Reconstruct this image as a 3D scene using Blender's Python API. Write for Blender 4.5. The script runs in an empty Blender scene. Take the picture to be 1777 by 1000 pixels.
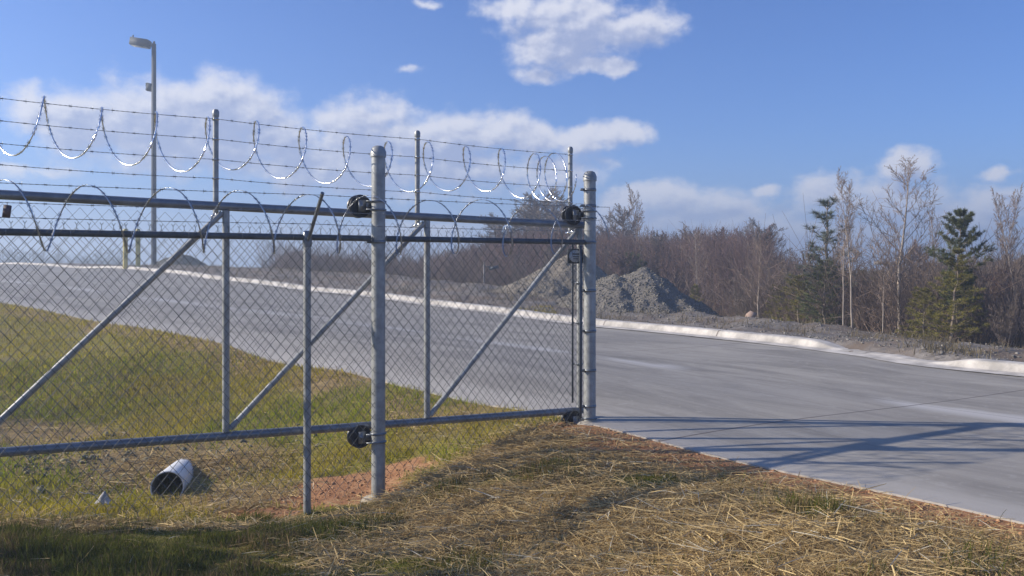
import bpy, math, random
import numpy as np
from mathutils import Vector, Matrix
R = math.radians
random.seed(7); rng = np.random.default_rng(7)
S = bpy.context.scene
C = S.collection

# ------------------------------------------------------------ camera
# world: camera at the origin looking along +Y, eye height about 1.6 m above the near ground
FPX = 1500.0                       # focal length of the 1777 px wide photo, in its pixels
CX, HZ = 888.5, 465.0              # principal column and horizon row
cam_d = bpy.data.cameras.new('camera'); cam = bpy.data.objects.new('camera', cam_d); C.objects.link(cam)
cam.location = (0, 0, 0); cam.rotation_euler = (R(90), 0, 0)
cam_d.sensor_width = 36; cam_d.lens = 36 * FPX / 1777.0
cam_d.shift_y = -(500 - HZ) / 1777.0
cam_d.clip_start = 0.05; cam_d.clip_end = 5000
S.camera = cam

# ------------------------------------------------------------ light
SUN_EL, SUN_AZ = 25.0, 271.5       # azimuth clockwise from +Y
sun_dir = Vector((math.sin(R(SUN_AZ)) * math.cos(R(SUN_EL)), math.cos(R(SUN_AZ)) * math.cos(R(SUN_EL)), math.sin(R(SUN_EL))))
sl = bpy.data.lights.new('sun', 'SUN'); so = bpy.data.objects.new('sun', sl); C.objects.link(so)
sl.energy = 5.0; sl.angle = R(0.55); sl.color = (1.0, 0.91, 0.78)
so.rotation_euler = (-sun_dir).to_track_quat('-Z', 'Y').to_euler()
so.location = sun_dir * 50

S.view_settings.view_transform = 'Standard'; S.view_settings.look = 'None'
S.view_settings.exposure = 0.42; S.view_settings.gamma = 1.0

def P(px, y, Y):                   # a point of the place: column, row and distance in front of the camera
    return ((px - CX) / FPX * Y, Y, -(y - HZ) / FPX * Y)

# ------------------------------------------------------------ sky
w = bpy.data.worlds.new('World'); S.world = w; w.use_nodes = True
nt = w.node_tree; nt.nodes.clear()
class NB:
    """tiny node helper"""
    def __init__(s, t): s.t = t
    def n(s, typ, **k):
        nd = s.t.nodes.new(typ)
        for a, v in k.items(): setattr(nd, a, v)
        return nd
    def set(s, sock, v):
        if hasattr(v, 'links') or isinstance(v, bpy.types.NodeSocket): s.t.links.new(v, sock)
        else: sock.default_value = v
    def m(s, op, a, b=None, c=None, clamp=False):
        nd = s.n('ShaderNodeMath', operation=op); nd.use_clamp = clamp
        for i, v in enumerate((a, b, c)):
            if v is not None: s.set(nd.inputs[i], v)
        return nd.outputs[0]
    def v(s, op, a, b=None, c=None):
        nd = s.n('ShaderNodeVectorMath', operation=op)
        for i, x in enumerate((a, b, c)):
            if x is not None: s.set(nd.inputs[i], x)
        return nd.outputs['Value'] if op in ('LENGTH', 'DOT_PRODUCT') else nd.outputs['Vector']
    def noise(s, vec, scale, detail=6, rough=0.55, dist=0.0, out=0):
        nd = s.n('ShaderNodeTexNoise'); s.set(nd.inputs['Vector'], vec)
        nd.inputs['Scale'].default_value = scale; nd.inputs['Detail'].default_value = detail
        nd.inputs['Roughness'].default_value = rough; nd.inputs['Distortion'].default_value = dist
        return nd.outputs[out]
    def ss(s, x, a, b, lo=0.0, hi=1.0):
        nd = s.n('ShaderNodeMapRange', interpolation_type='SMOOTHSTEP'); s.set(nd.inputs['Value'], x)
        nd.inputs['From Min'].default_value = a; nd.inputs['From Max'].default_value = b
        nd.inputs['To Min'].default_value = lo; nd.inputs['To Max'].default_value = hi
        return nd.outputs[0]
    def mix(s, f, a, b, mode='MIX'):
        nd = s.n('ShaderNodeMix', data_type='RGBA', blend_type=mode)
        s.set(nd.inputs[0], f)
        for k, v in ((6, a), (7, b)):
            if isinstance(v, tuple) and len(v) == 3: v = (*v, 1)
            s.set(nd.inputs[k], v)
        return nd.outputs[2]
nb = NB(nt)
sky = nb.n('ShaderNodeTexSky', sky_type='NISHITA'); sky.sun_disc = False
sky.sun_elevation = R(SUN_EL); sky.sun_rotation = R(SUN_AZ)
sky.altitude = 200; sky.air_density = 1.0; sky.dust_density = 0.6; sky.ozone_density = 1.6
tc = nb.n('ShaderNodeTexCoord'); sp = nb.n('ShaderNodeSeparateXYZ'); nt.links.new(tc.outputs['Generated'], sp.inputs[0])
dx, dy, dz = sp.outputs
az = nb.m('ARCTAN2', dx, dy); el = nb.m('ARCSINE', dz)
cb = nb.n('ShaderNodeCombineXYZ'); nt.links.new(az, cb.inputs[0]); nt.links.new(el, cb.inputs[1]); ae = cb.outputs[0]
warp = nb.noise(ae, 20, 5, 0.6, out=1)
aew = nb.v('MULTIPLY_ADD', nb.v('SUBTRACT', warp, (0.5, 0.5, 0.5)), (0.055, 0.030, 0), ae)
BL = [(1000, 42, 112, 52, 0), (1090, 50, 85, 36, 0), (1010, 112, 85, 18, .1), (945, 130, 60, 22, .15), (890, 15, 70, 30, .2), (950, 85, 80, 34, 0), (1070, 114, 46, 14, .1),
      (130, 210, 120, 58, 0), (265, 200, 135, 66, 0), (400, 205, 125, 68, 0), (480, 240, 95, 56, 0), (300, 245, 240, 55, 0),
      (625, 225, 85, 60, 0), (705, 245, 85, 46, 0), (800, 235, 80, 44, 0), (862, 222, 55, 34, 0), (620, 285, 190, 55, .05), (790, 290, 150, 50, .1),
      (935, 242, 66, 30, 0), (1000, 240, 64, 24, 0), (1078, 233, 58, 25, 0), (740, 340, 150, 28, .5), (500, 290, 150, 44, .1),
      (1110, 348, 70, 26, 0), (1195, 346, 85, 32, 0), (1245, 385, 150, 42, 0), (1080, 385, 110, 40, .1), (1335, 330, 40, 16, .3),
      (1570, 285, 52, 28, 0), (1440, 340, 85, 42, .1), (1560, 350, 110, 42, .1), (1738, 306, 40, 16, .2), (1745, 350, 85, 38, .1), (1640, 380, 130, 40, .15),
      (1380, 400, 160, 34, .1), (960, 300, 100, 40, .1), (710, 118, 64, 18, .75), (745, 8, 46, 14, .65), (60, 300, 160, 20, .6), (1300, 420, 300, 30, .2), (700, 400, 330, 26, .55)]
def cloud_field(vec):
    acc = None
    for px, y, rx, ry, pen in BL:
        a = math.atan((px - CX) / FPX); e = math.atan((HZ - y) / math.hypot(FPX, px - CX))
        ra = rx / FPX * math.cos(a) ** 2; re = ry / FPX * math.cos(a)
        q = nb.v('MULTIPLY_ADD', vec, (1 / ra, 1 / re, 0), (-a / ra, -e / re, 0))
        l = nb.v('LENGTH', q)
        if pen: l = nb.m('ADD', l, pen)
        acc = l if acc is None else nb.m('SMOOTH_MIN', acc, l, 0.25)
    return nb.m('SUBTRACT', 1.0, acc)
F0 = cloud_field(aew)
F1 = cloud_field(nb.v('ADD', aew, (-0.012, 0.020, 0)))
pz = nb.v('MULTIPLY', ae, (1, 1.35, 1))
def billow(vec):
    big = nb.noise(vec, 13, 3, 0.5); fine_ = nb.noise(vec, 34, 7, 0.58)
    return nb.m('ADD', nb.m('MULTIPLY', nb.m('SUBTRACT', big, 0.5), 1.8), nb.m('MULTIPLY', nb.m('SUBTRACT', fine_, 0.5), 1.5))
n0 = billow(pz); n1 = billow(nb.v('ADD', pz, (-0.006, 0.009, 0)))
dens = nb.m('ADD', nb.m('MULTIPLY', F0, 1.25), n0)
mask = nb.m('MULTIPLY', nb.ss(dens, -0.38, 0.62), nb.ss(el, 0.0, 0.12, 0.62, 0.93))
relief = nb.m('MULTIPLY', nb.m('SUBTRACT', n1, n0), 0.8)
shade = nb.ss(nb.m('ADD', nb.m('ADD', F1, nb.m('MULTIPLY', n1, 0.5)), relief), -0.35, 0.85)
ccol = nb.mix(shade, (7.8, 7.9, 8.8), (3.4, 4.1, 6.4))
skyc = nb.mix(1.0, sky.outputs[0], (0.56, 0.86, 1.52), 'MULTIPLY')
skyc = nb.mix(nb.ss(el, 0.16, -0.02, 0.0, 0.75), skyc, (1.9, 3.5, 7.4))
# forward hemisphere only carries these clouds
fm = nb.m('MULTIPLY', mask, nb.ss(dy, 0.0, 0.1))
fin = nb.mix(fm, skyc, ccol)
bg = nb.n('ShaderNodeBackground'); bg.inputs['Strength'].default_value = 0.080
nt.links.new(fin, bg.inputs['Color'])
wo = nb.n('ShaderNodeOutputWorld'); nt.links.new(bg.outputs[0], wo.inputs[0])
w.cycles.sampling_method = 'MANUAL'; w.cycles.sample_map_resolution = 512

# ------------------------------------------------------------ mesh helpers
def mesh_np(name, V, F, mat, smooth=False, uv=None, col=None):
    """V (n,3), F list of arrays of equal-size faces (m,k)"""
    V = np.asarray(V, np.float32)
    if isinstance(F, np.ndarray): F = [F]
    F = [np.asarray(f, np.int32) for f in F if len(f)]
    me = bpy.data.meshes.new(name)
    nl = sum(f.size for f in F); nf = sum(len(f) for f in F)
    me.vertices.add(len(V)); me.vertices.foreach_set('co', V.ravel())
    me.loops.add(nl); me.loops.foreach_set('vertex_index', np.concatenate([f.ravel() for f in F]))
    me.polygons.add(nf)
    tot = np.concatenate([np.full(len(f), f.shape[1], np.int32) for f in F])
    st = np.concatenate([[0], np.cumsum(tot)[:-1]]).astype(np.int32)
    me.polygons.foreach_set('loop_start', st); me.polygons.foreach_set('loop_total', tot)
    if smooth: me.polygons.foreach_set('use_smooth', np.ones(nf, bool))
    me.update(calc_edges=True)
    if uv is not None:
        l = me.uv_layers.new(name='UVMap'); vi = np.concatenate([f.ravel() for f in F])
        l.data.foreach_set('uv', np.asarray(uv, np.float32)[vi].ravel())
    if col is not None:
        for k, arr in col.items():
            a = me.color_attributes.new(name=k, type='FLOAT_COLOR', domain='POINT')
            arr = np.asarray(arr, np.float32)
            if arr.shape[1] == 3: arr = np.concatenate([arr, np.ones((len(arr), 1), np.float32)], 1)
            a.data.foreach_set('color', arr.ravel())
    if mat: me.materials.append(mat)
    return me
def link(name, me, parent=None, loc=None):
    o = bpy.data.objects.new(name, me); C.objects.link(o)
    if parent: o.parent = parent
    if loc is not None: o.location = loc
    return o
def empty(name, loc=(0, 0, 0)):
    o = bpy.data.objects.new(name, None); C.objects.link(o); o.location = loc; o.empty_display_size = 0.2
    return o
def tag(o, label=None, cat=None, group=None, kind=None):
    if label: o['label'] = label
    if cat: o['category'] = cat
    if group: o['group'] = group
    if kind: o['kind'] = kind
    return o
def prisms(P0, P1, R0, R1, n=3):
    P0 = np.asarray(P0, float).reshape(-1, 3); P1 = np.asarray(P1, float).reshape(-1, 3); m = len(P0)
    R0 = np.broadcast_to(np.asarray(R0, float), (m,)); R1 = np.broadcast_to(np.asarray(R1, float), (m,))
    d = P1 - P0; d /= (np.linalg.norm(d, axis=1, keepdims=True) + 1e-9)
    up = np.where(np.abs(d[:, 2:3]) > 0.9, np.array([[1., 0, 0]]), np.array([[0, 0, 1.]]))
    a = np.cross(d, up); a /= (np.linalg.norm(a, axis=1, keepdims=True) + 1e-9); b = np.cross(d, a)
    th = np.arange(n) * 2 * np.pi / n
    off = np.cos(th)[None, :, None] * a[:, None] + np.sin(th)[None, :, None] * b[:, None]
    V = np.concatenate([P0[:, None] + off * R0[:, None, None], P1[:, None] + off * R1[:, None, None]], 1).reshape(-1, 3)
    base = (np.arange(m) * 2 * n)[:, None]; k = np.arange(n); k2 = (k + 1) % n
    F = np.stack([base + k, base + k2, base + n + k2, base + n + k], -1).reshape(-1, 4)
    return V, F
class MB:
    """collects pieces, one mesh out"""
    def __init__(s): s.V = []; s.F = {}; s.n = 0
    def add(s, V, F):
        V = np.asarray(V, float)
        if isinstance(F, np.ndarray) and F.ndim == 2: Fs = [F]
        else: Fs = F
        for f in Fs:
            f = np.asarray(f)
            if f.ndim == 1: f = f[None]
            s.F.setdefault(f.shape[1], []).append(f + s.n)
        s.V.append(V); s.n += len(V); return s
    def tube(s, pts, r, n=10, cap=True):
        pts = np.asarray(pts, float); m = len(pts); r = np.broadcast_to(np.asarray(r, float), (m,))
        t = np.gradient(pts, axis=0); t /= np.linalg.norm(t, axis=1, keepdims=True) + 1e-9
        ref = np.array([0, 0, 1.]) if abs(t[:, 2]).mean() < 0.8 else np.array([1., 0, 0])
        a = np.cross(t, ref); a /= np.linalg.norm(a, axis=1, keepdims=True) + 1e-9; b = np.cross(t, a)
        th = np.arange(n) * 2 * np.pi / n
        V = (pts[:, None] + (np.cos(th)[None, :, None] * a[:, None] + np.sin(th)[None, :, None] * b[:, None]) * r[:, None, None]).reshape(-1, 3)
        k = np.arange(n); k2 = (k + 1) % n; base = (np.arange(m - 1) * n)[:, None]
        F = [np.stack([base + k, base + k2, base + n + k2, base + n + k], -1).reshape(-1, 4)]
        if cap: F += [np.arange(n)[::-1][None], (np.arange(n) + (m - 1) * n)[None]]
        return s.add(V, F)
    def lathe(s, prof, n=20, M=None):
        prof = np.asarray(prof, float); th = np.arange(n) * 2 * np.pi / n; m = len(prof)
        V = np.stack([prof[:, 0][:, None] * np.cos(th), prof[:, 0][:, None] * np.sin(th), np.repeat(prof[:, 1][:, None], n, 1)], -1).reshape(-1, 3)
        if M is not None:
            M = np.array(M); V = V @ M[:3, :3].T + M[:3, 3]
        k = np.arange(n); k2 = (k + 1) % n; base = (np.arange(m - 1) * n)[:, None]
        return s.add(V, np.stack([base + k, base + k2, base + n + k2, base + n + k], -1).reshape(-1, 4))
    def box(s, c, sz, M=None):
        c = np.array(c, float); h = np.array(sz, float) / 2
        V = np.array([[x, y, z] for x in (-1, 1) for y in (-1, 1) for z in (-1, 1)], float) * h
        if M is not None: V = V @ np.array(M)[:3, :3].T
        V = V + c
        return s.add(V, np.array([[0, 1, 3, 2], [4, 6, 7, 5], [0, 4, 5, 1], [2, 3, 7, 6], [0, 2, 6, 4], [1, 5, 7, 3]]))
    def mesh(s, name, mat, smooth=False):
        return mesh_np(name, np.concatenate(s.V), [np.concatenate(f) for f in s.F.values()], mat, smooth)
    def obj(s, name, mat, parent=None, smooth=False, origin=None):
        if origin is not None: s.V = [v - np.array(origin) for v in s.V]
        me = s.mesh(name, mat, smooth)
        if smooth: 
            try: me.set_sharp_from_angle(angle=R(40))
            except Exception: pass
        return link(name, me, parent, origin)

# value noise
_lat = rng.random((256, 256))
def vnoise(x, y, s=1.0, o=0):
    x = np.asarray(x) * s + 37.3 * o + 1000; y = np.asarray(y) * s + 91.7 * o + 1000
    i = np.floor(x).astype(int); j = np.floor(y).astype(int); fx = x - i; fy = y - j
    fx = fx * fx * (3 - 2 * fx); fy = fy * fy * (3 - 2 * fy)
    g = lambda a, b: _lat[a % 256, b % 256]
    return (g(i, j) * (1 - fx) + g(i + 1, j) * fx) * (1 - fy) + (g(i, j + 1) * (1 - fx) + g(i + 1, j + 1) * fx) * fy
def fbm(x, y, s, o=0, n=4):
    r = 0; a = 0.5
    for k in range(n): r = r + a * vnoise(x, y, s * 2 ** k, o + k * 3); a *= 0.5
    return r / (1 - 0.5 ** n)
def sstep(x, a, b):
    t = np.clip((np.asarray(x, float) - a) / (b - a), 0, 1); return t * t * (3 - 2 * t)

# ------------------------------------------------------------ materials
def newmat(name):
    m = bpy.data.materials.new(name); m.use_nodes = True; t = m.node_tree; t.nodes.clear()
    b = NB(t); bs = b.n('ShaderNodeBsdfPrincipled'); o = b.n('ShaderNodeOutputMaterial')
    t.links.new(bs.outputs[0], o.inputs[0]); return m, b, bs
def simple(name, col, rough=0.7, metal=0.0, var=0.25, scale=8.0, bump=0.0, spec=None, stretch=None):
    m, b, bs = newmat(name)
    tcn = b.n('ShaderNodeTexCoord'); vec = tcn.outputs['Object']
    if stretch: vec = b.v('MULTIPLY', vec, stretch)
    n1 = b.noise(vec, scale, 5, 0.6)
    f = b.ss(n1, 0.3, 0.7)
    lo = tuple(c * (1 - var) for c in col); hi = tuple(min(1, c * (1 + var)) for c in col)
    b.set(bs.inputs['Base Color'], b.mix(f, lo, hi))
    bs.inputs['Roughness'].default_value = rough; bs.inputs['Metallic'].default_value = metal
    if spec is not None: bs.inputs['Specular IOR Level'].default_value = spec
    if bump:
        bn = b.n('ShaderNodeBump'); bn.inputs['Strength'].default_value = bump; bn.inputs['Distance'].default_value = 0.01
        b.set(bn.inputs['Height'], b.noise(vec, scale * 4, 4, 0.6)); b.set(bs.inputs['Normal'], bn.outputs[0])
    return m
M_galv = simple('galvanised_steel', (0.31, 0.315, 0.305), 0.45, 0.25, 0.22, 14, 0.12)
M_rail = simple('rail_steel', (0.20, 0.215, 0.235), 0.36, 0.4, 0.2, 10, 0.08)
M_dark = simple('weathered_dark_steel', (0.085, 0.10, 0.115), 0.5, 0.3, 0.25, 10, 0.08)
M_wire = simple('chain_link_wire', (0.095, 0.105, 0.11), 0.55, 0.1, 0.2, 6, spec=0.25)
M_wire2 = simple('gate_chain_link_wire', (0.085, 0.095, 0.10), 0.55, 0.1, 0.2, 6, spec=0.25)
M_barb = simple('barbed_wire_steel', (0.24, 0.26, 0.28), 0.42, 0.6, 0.2, 12)
M_razor = simple('razor_tape_steel', (0.85, 0.86, 0.88), 0.20, 0.95, 0.2, 12)
M_razor2 = simple('dull_razor_tape_steel', (0.42, 0.44, 0.47), 0.30, 0.8, 0.2, 12)
M_black = simple('black_nylon', (0.02, 0.021, 0.024), 0.42, 0.0, 0.2, 14)
M_band = simple('clamp_steel', (0.20, 0.215, 0.23), 0.4, 0.6, 0.2, 20)
M_concrete = simple('footing_concrete', (0.42, 0.38, 0.31), 0.9, 0, 0.2, 12, 0.3)
M_bark = simple('bark', (0.21, 0.165, 0.125), 0.9, 0, 0.3, 10, 0.3)
M_barkpale = simple('pale_bark', (0.33, 0.275, 0.22), 0.9, 0, 0.25, 10, 0.3)
M_twig = simple('twig_brown', (0.19, 0.15, 0.12), 0.9, 0, 0.3, 2)
M_twigred = simple('twig_reddish', (0.20, 0.125, 0.10), 0.9, 0, 0.3, 1.5)
M_twigpale = simple('twig_tan', (0.29, 0.22, 0.17), 0.9, 0, 0.25, 2)
M_needle = simple('pine_needles', (0.115, 0.13, 0.042), 0.75, 0, 0.4, 1.6)
M_needley = simple('pine_needles_yellow_green', (0.23, 0.20, 0.035), 0.75, 0, 0.4, 1.6)
M_needleg = simple('pine_needles_grey_green', (0.14, 0.165, 0.105), 0.75, 0, 0.35, 1.6)
M_pvc = simple('white_pipe_plastic', (0.72, 0.72, 0.70), 0.45, 0, 0.10, 5, 0.05)
M_yellow = simple('bollard_yellow', (0.55, 0.45, 0.13), 0.5, 0, 0.12, 5)
M_pole = simple('lamp_pole_paint', (0.05, 0.06, 0.075), 0.75, 0.0, 0.12, 3)
M_rag = simple('weathered_rag', (0.42, 0.40, 0.38), 0.85, 0, 0.25, 18, 0.3)
M_wood = simple('grey_wood', (0.25, 0.23, 0.21), 0.85, 0, 0.25, 10, 0.2)
M_tag = simple('tag_brown', (0.10, 0.06, 0.065), 0.6, 0, 0.2, 12)
M_signw = simple('sign_plate', (0.42, 0.46, 0.50), 0.5, 0, 0.06, 8)
M_signk = simple('sign_ink', (0.06, 0.07, 0.08), 0.6, 0, 0.05, 8)

def attr_mat(name, rough=0.85, trans=0.0):
    m, b, bs = newmat(name)
    a = b.n('ShaderNodeAttribute', attribute_name='Col'); b.set(bs.inputs['Base Color'], a.outputs['Color'])
    bs.inputs['Roughness'].default_value = rough; bs.inputs['Specular IOR Level'].default_value = 0.10
    if trans:
        tb = b.n('ShaderNodeBsdfTranslucent'); b.set(tb.inputs['Color'], a.outputs['Color']); mx = b.n('ShaderNodeMixShader'); mx.inputs[0].default_value = trans
        b.t.links.new(bs.outputs[0], mx.inputs[1]); b.t.links.new(tb.outputs[0], mx.inputs[2])
        for nd in b.t.nodes:
            if nd.type == 'OUTPUT_MATERIAL': b.t.links.new(mx.outputs[0], nd.inputs[0])
    return m
M_blade = attr_mat('blade_mix', trans=0.45); M_straw = attr_mat('straw_mix', 0.7, trans=0.2); M_stone = attr_mat('stone_mix', 0.9)

def ground_mat():
    m, b, bs = newmat('ground_soil')
    tcn = b.n('ShaderNodeTexCoord'); vec = tcn.outputs['Object']
    za = b.n('ShaderNodeAttribute', attribute_name='Zone'); zs = b.n('ShaderNodeSeparateColor'); b.t.links.new(za.outputs['Color'], zs.inputs[0])
    zb = b.n('ShaderNodeAttribute', attribute_name='ZoneB'); zt = b.n('ShaderNodeSeparateColor'); b.t.links.new(zb.outputs['Color'], zt.inputs[0])
    n1 = b.noise(vec, 1.4, 6, 0.65); n2 = b.noise(vec, 9, 8, 0.7); n3 = b.noise(vec, 60, 4, 0.7)
    grass = b.mix(b.ss(n2, 0.35, 0.65), (0.24, 0.18, 0.035), (0.22, 0.21, 0.025))
    grass = b.mix(b.ss(n1, 0.45, 0.7), grass, (0.23, 0.18, 0.08))
    grass = b.mix(b.m('MULTIPLY', b.ss(n3, 0.35, 0.75), 0.5), grass, (0.22, 0.19, 0.085))
    straw = b.mix(b.ss(n3, 0.3, 0.7), (0.20, 0.135, 0.062), (0.44, 0.32, 0.15))
    straw = b.mix(b.m('MULTIPLY', b.ss(n2, 0.5, 0.75), 0.6), straw, (0.11, 0.08, 0.042))
    clay = b.mix(b.ss(n2, 0.3, 0.7), (0.32, 0.145, 0.065), (0.46, 0.25, 0.125))
    clay = b.mix(b.m('MULTIPLY', b.ss(n3, 0.5, 0.8), 0.5), clay, (0.16, 0.07, 0.035))
    vo = b.n('ShaderNodeTexVoronoi'); vo.inputs['Scale'].default_value = 16; b.set(vo.inputs['Vector'], vec)
    vs = b.n('ShaderNodeSeparateColor'); b.t.links.new(vo.outputs['Color'], vs.inputs[0])
    grav = b.mix(vs.outputs[0], (0.17, 0.15, 0.13), (0.28, 0.25, 0.215))
    grav = b.mix(b.ss(n1, 0.42, 0.62), grav, (0.20, 0.155, 0.115))
    forest = b.mix(b.ss(n2, 0.3, 0.7), (0.10, 0.065, 0.045), (0.19, 0.135, 0.095))
    j = lambda z, k=0.5: b.ss(b.m('ADD', z, b.m('MULTIPLY', b.m('SUBTRACT', n2, 0.5), k)), 0.38, 0.62)
    c = b.mix(j(zs.outputs[0], 0.9), grass, straw)
    c = b.mix(j(zs.outputs[2]), c, grav)
    c = b.mix(j(zt.outputs[0]), c, forest)
    c = b.mix(j(zs.outputs[1], 0.7), c, clay)
    b.set(bs.inputs['Base Color'], c); bs.inputs['Roughness'].default_value = 0.95; bs.inputs['Specular IOR Level'].default_value = 0.15
    bn = b.n('ShaderNodeBump'); bn.inputs['Strength'].default_value = 0.7; bn.inputs['Distance'].default_value = 0.03
    b.set(bn.inputs['Height'], b.m('ADD', b.m('MULTIPLY', n2, 1.0), b.m('MULTIPLY', n3, 0.4))); b.set(bs.inputs['Normal'], bn.outputs[0])
    return m
def road_mat():
    m, b, bs = newmat('road_concrete')
    uvn = b.n('ShaderNodeUVMap'); uv = uvn.outputs[0]; tcn = b.n('ShaderNodeTexCoord'); ob = tcn.outputs['Object']
    su = b.n('ShaderNodeSeparateXYZ'); b.set(su.inputs[0], uv); u, v = su.outputs[0], su.outputs[1]
    st = b.noise(b.v('MULTIPLY', uv, (1.2, 0.28, 1)), 1.5, 8, 0.68, 0.8)
    big = b.noise(ob, 0.35, 5, 0.6); fine = b.noise(ob, 45, 5, 0.7); mid = b.noise(b.v('MULTIPLY', uv, (3.0, 0.5, 1)), 1.2, 7, 0.7)
    c = b.mix(b.ss(st, 0.32, 0.68), (0.215, 0.197, 0.168), (0.37, 0.34, 0.288))
    c = b.mix(b.m('MULTIPLY', b.ss(big, 0.42, 0.66), 0.45), c, (0.27, 0.25, 0.222))
    c = b.mix(b.m('MULTIPLY', b.ss(mid, 0.62, 0.80), 0.55), c, (0.40, 0.39, 0.375))
    sp_ = b.noise(ob, 9, 6, 0.75); c = b.mix(b.m('MULTIPLY', b.ss(sp_, 0.54, 0.68), 0.55), c, (0.41, 0.385, 0.34)); c = b.mix(b.m('MULTIPLY', b.ss(b.noise(ob, 2.3, 8, 0.7), 0.54, 0.70), 0.45), c, (0.205, 0.19, 0.168))
    c = b.mix(b.m('MULTIPLY', b.ss(fine, 0.5, 0.8), 0.4), c, (0.19, 0.18, 0.165))
    # laitance band along the lengthwise joint, joint lines, dusty margins
    ju = b.m('SUBTRACT', u, JU)
    gate_ = b.m('SUBTRACT', 1.0, b.m('MULTIPLY', b.ss(v, JV0 - 0.6, JV0), b.ss(v, JV1 + 0.6, JV1)))
    band = b.m('MULTIPLY', b.m('MULTIPLY', b.ss(ju, -0.42, -0.02), b.ss(ju, 0.42, 0.02)), b.ss(b.noise(b.v('MULTIPLY', uv, (0.8, 0.22, 1)), 1.5, 5, 0.6), 0.40, 0.54))
    c = b.mix(b.m('MULTIPLY', b.m('MULTIPLY', band, gate_), 0.8), c, (0.50, 0.48, 0.45))
    dust = b.m('MULTIPLY', b.ss(b.m('ADD', u, b.m('MULTIPLY', mid, 1.3)), 1.55, 0.55), 0.85)
    c = b.mix(dust, c, (0.42, 0.39, 0.345))
    jl = b.ss(b.m('ABSOLUTE', b.m('SUBTRACT', ju, 0.03)), 0.014, 0.005)
    so_ = b.n('ShaderNodeSeparateXYZ'); b.set(so_.inputs[0], ob)
    vd = b.m('ADD', b.m('MULTIPLY', b.m('SUBTRACT', so_.outputs[0], 1.245), -0.529), b.m('MULTIPLY', b.m('SUBTRACT', so_.outputs[1], 6.63), 0.849))
    vm = b.m('PINGPONG', vd, 2.6)
    jt = b.ss(vm, 0.016, 0.006)
    jj = b.m('MAXIMUM', b.m('MULTIPLY', jl, 0.5), b.m('MULTIPLY', jt, 0.85))
    c = b.mix(jj, c, (0.11, 0.09, 0.08))
    b.set(bs.inputs['Base Color'], c); bs.inputs['Roughness'].default_value = 0.8; bs.inputs['Specular IOR Level'].default_value = 0.3
    bn = b.n('ShaderNodeBump'); bn.inputs['Strength'].default_value = 0.35; bn.inputs['Distance'].default_value = 0.004
    b.set(bn.inputs['Height'], b.m('SUBTRACT', fine, jj)); b.set(bs.inputs['Normal'], bn.outputs[0])
    return m
M_ground = ground_mat()
M_kerb = simple('kerb_concrete', (0.50, 0.46, 0.40), 0.9, 0, 0.30, 3.2, 0.2)

# ------------------------------------------------------------ road course
st = [((9.0, -8.0, -1.42), (19.0, -4.0, -1.40)), ((5.2, 0.5, -1.37), (11.8, 4.6, -1.33)),
      (P(1777, 915, 4.45), P(1777, 652, 10.5)), (P(1035, 748, 7.1), P(1500, 616, 12.7)), (P(650, 657, 9.8), P(1300, 592, 14.7)),
      (P(400, 601, 12.6), P(1035, 566, 18.0)), (P(200, 561, 15.8), P(820, 538, 21.0)), (P(0, 526, 20.0), P(650, 518, 24.5)),
      (P(-150, 500, 26.0), P(400, 489, 30.5)), (P(-300, 482, 33), P(270, 472, 37)), ((-36, 42, 0.0), P(100, 466, 47)), ((-52, 54, -0.1), P(-150, 465, 60)), ((-75, 70, -1.5), (-62, 78, -1.2))]
def catmull(pts, n):
    pts = np.array(pts, float); q = np.vstack([2 * pts[0] - pts[1], pts, 2 * pts[-1] - pts[-2]]); out = []
    for i in range(1, len(q) - 2):
        for k in range(n):
            t = k / n; p0, p1, p2, p3 = q[i - 1:i + 3]
            out.append(0.5 * ((2 * p1) + (-p0 + p2) * t + (2 * p0 - 5 * p1 + 4 * p2 - p3) * t * t + (-p0 + 3 * p1 - 3 * p2 + p3) * t ** 3))
    out.append(q[-2]); return np.array(out)
NE = catmull([s[0] for s in st], 10); FE = catmull([s[1] for s in st], 10)

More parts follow.
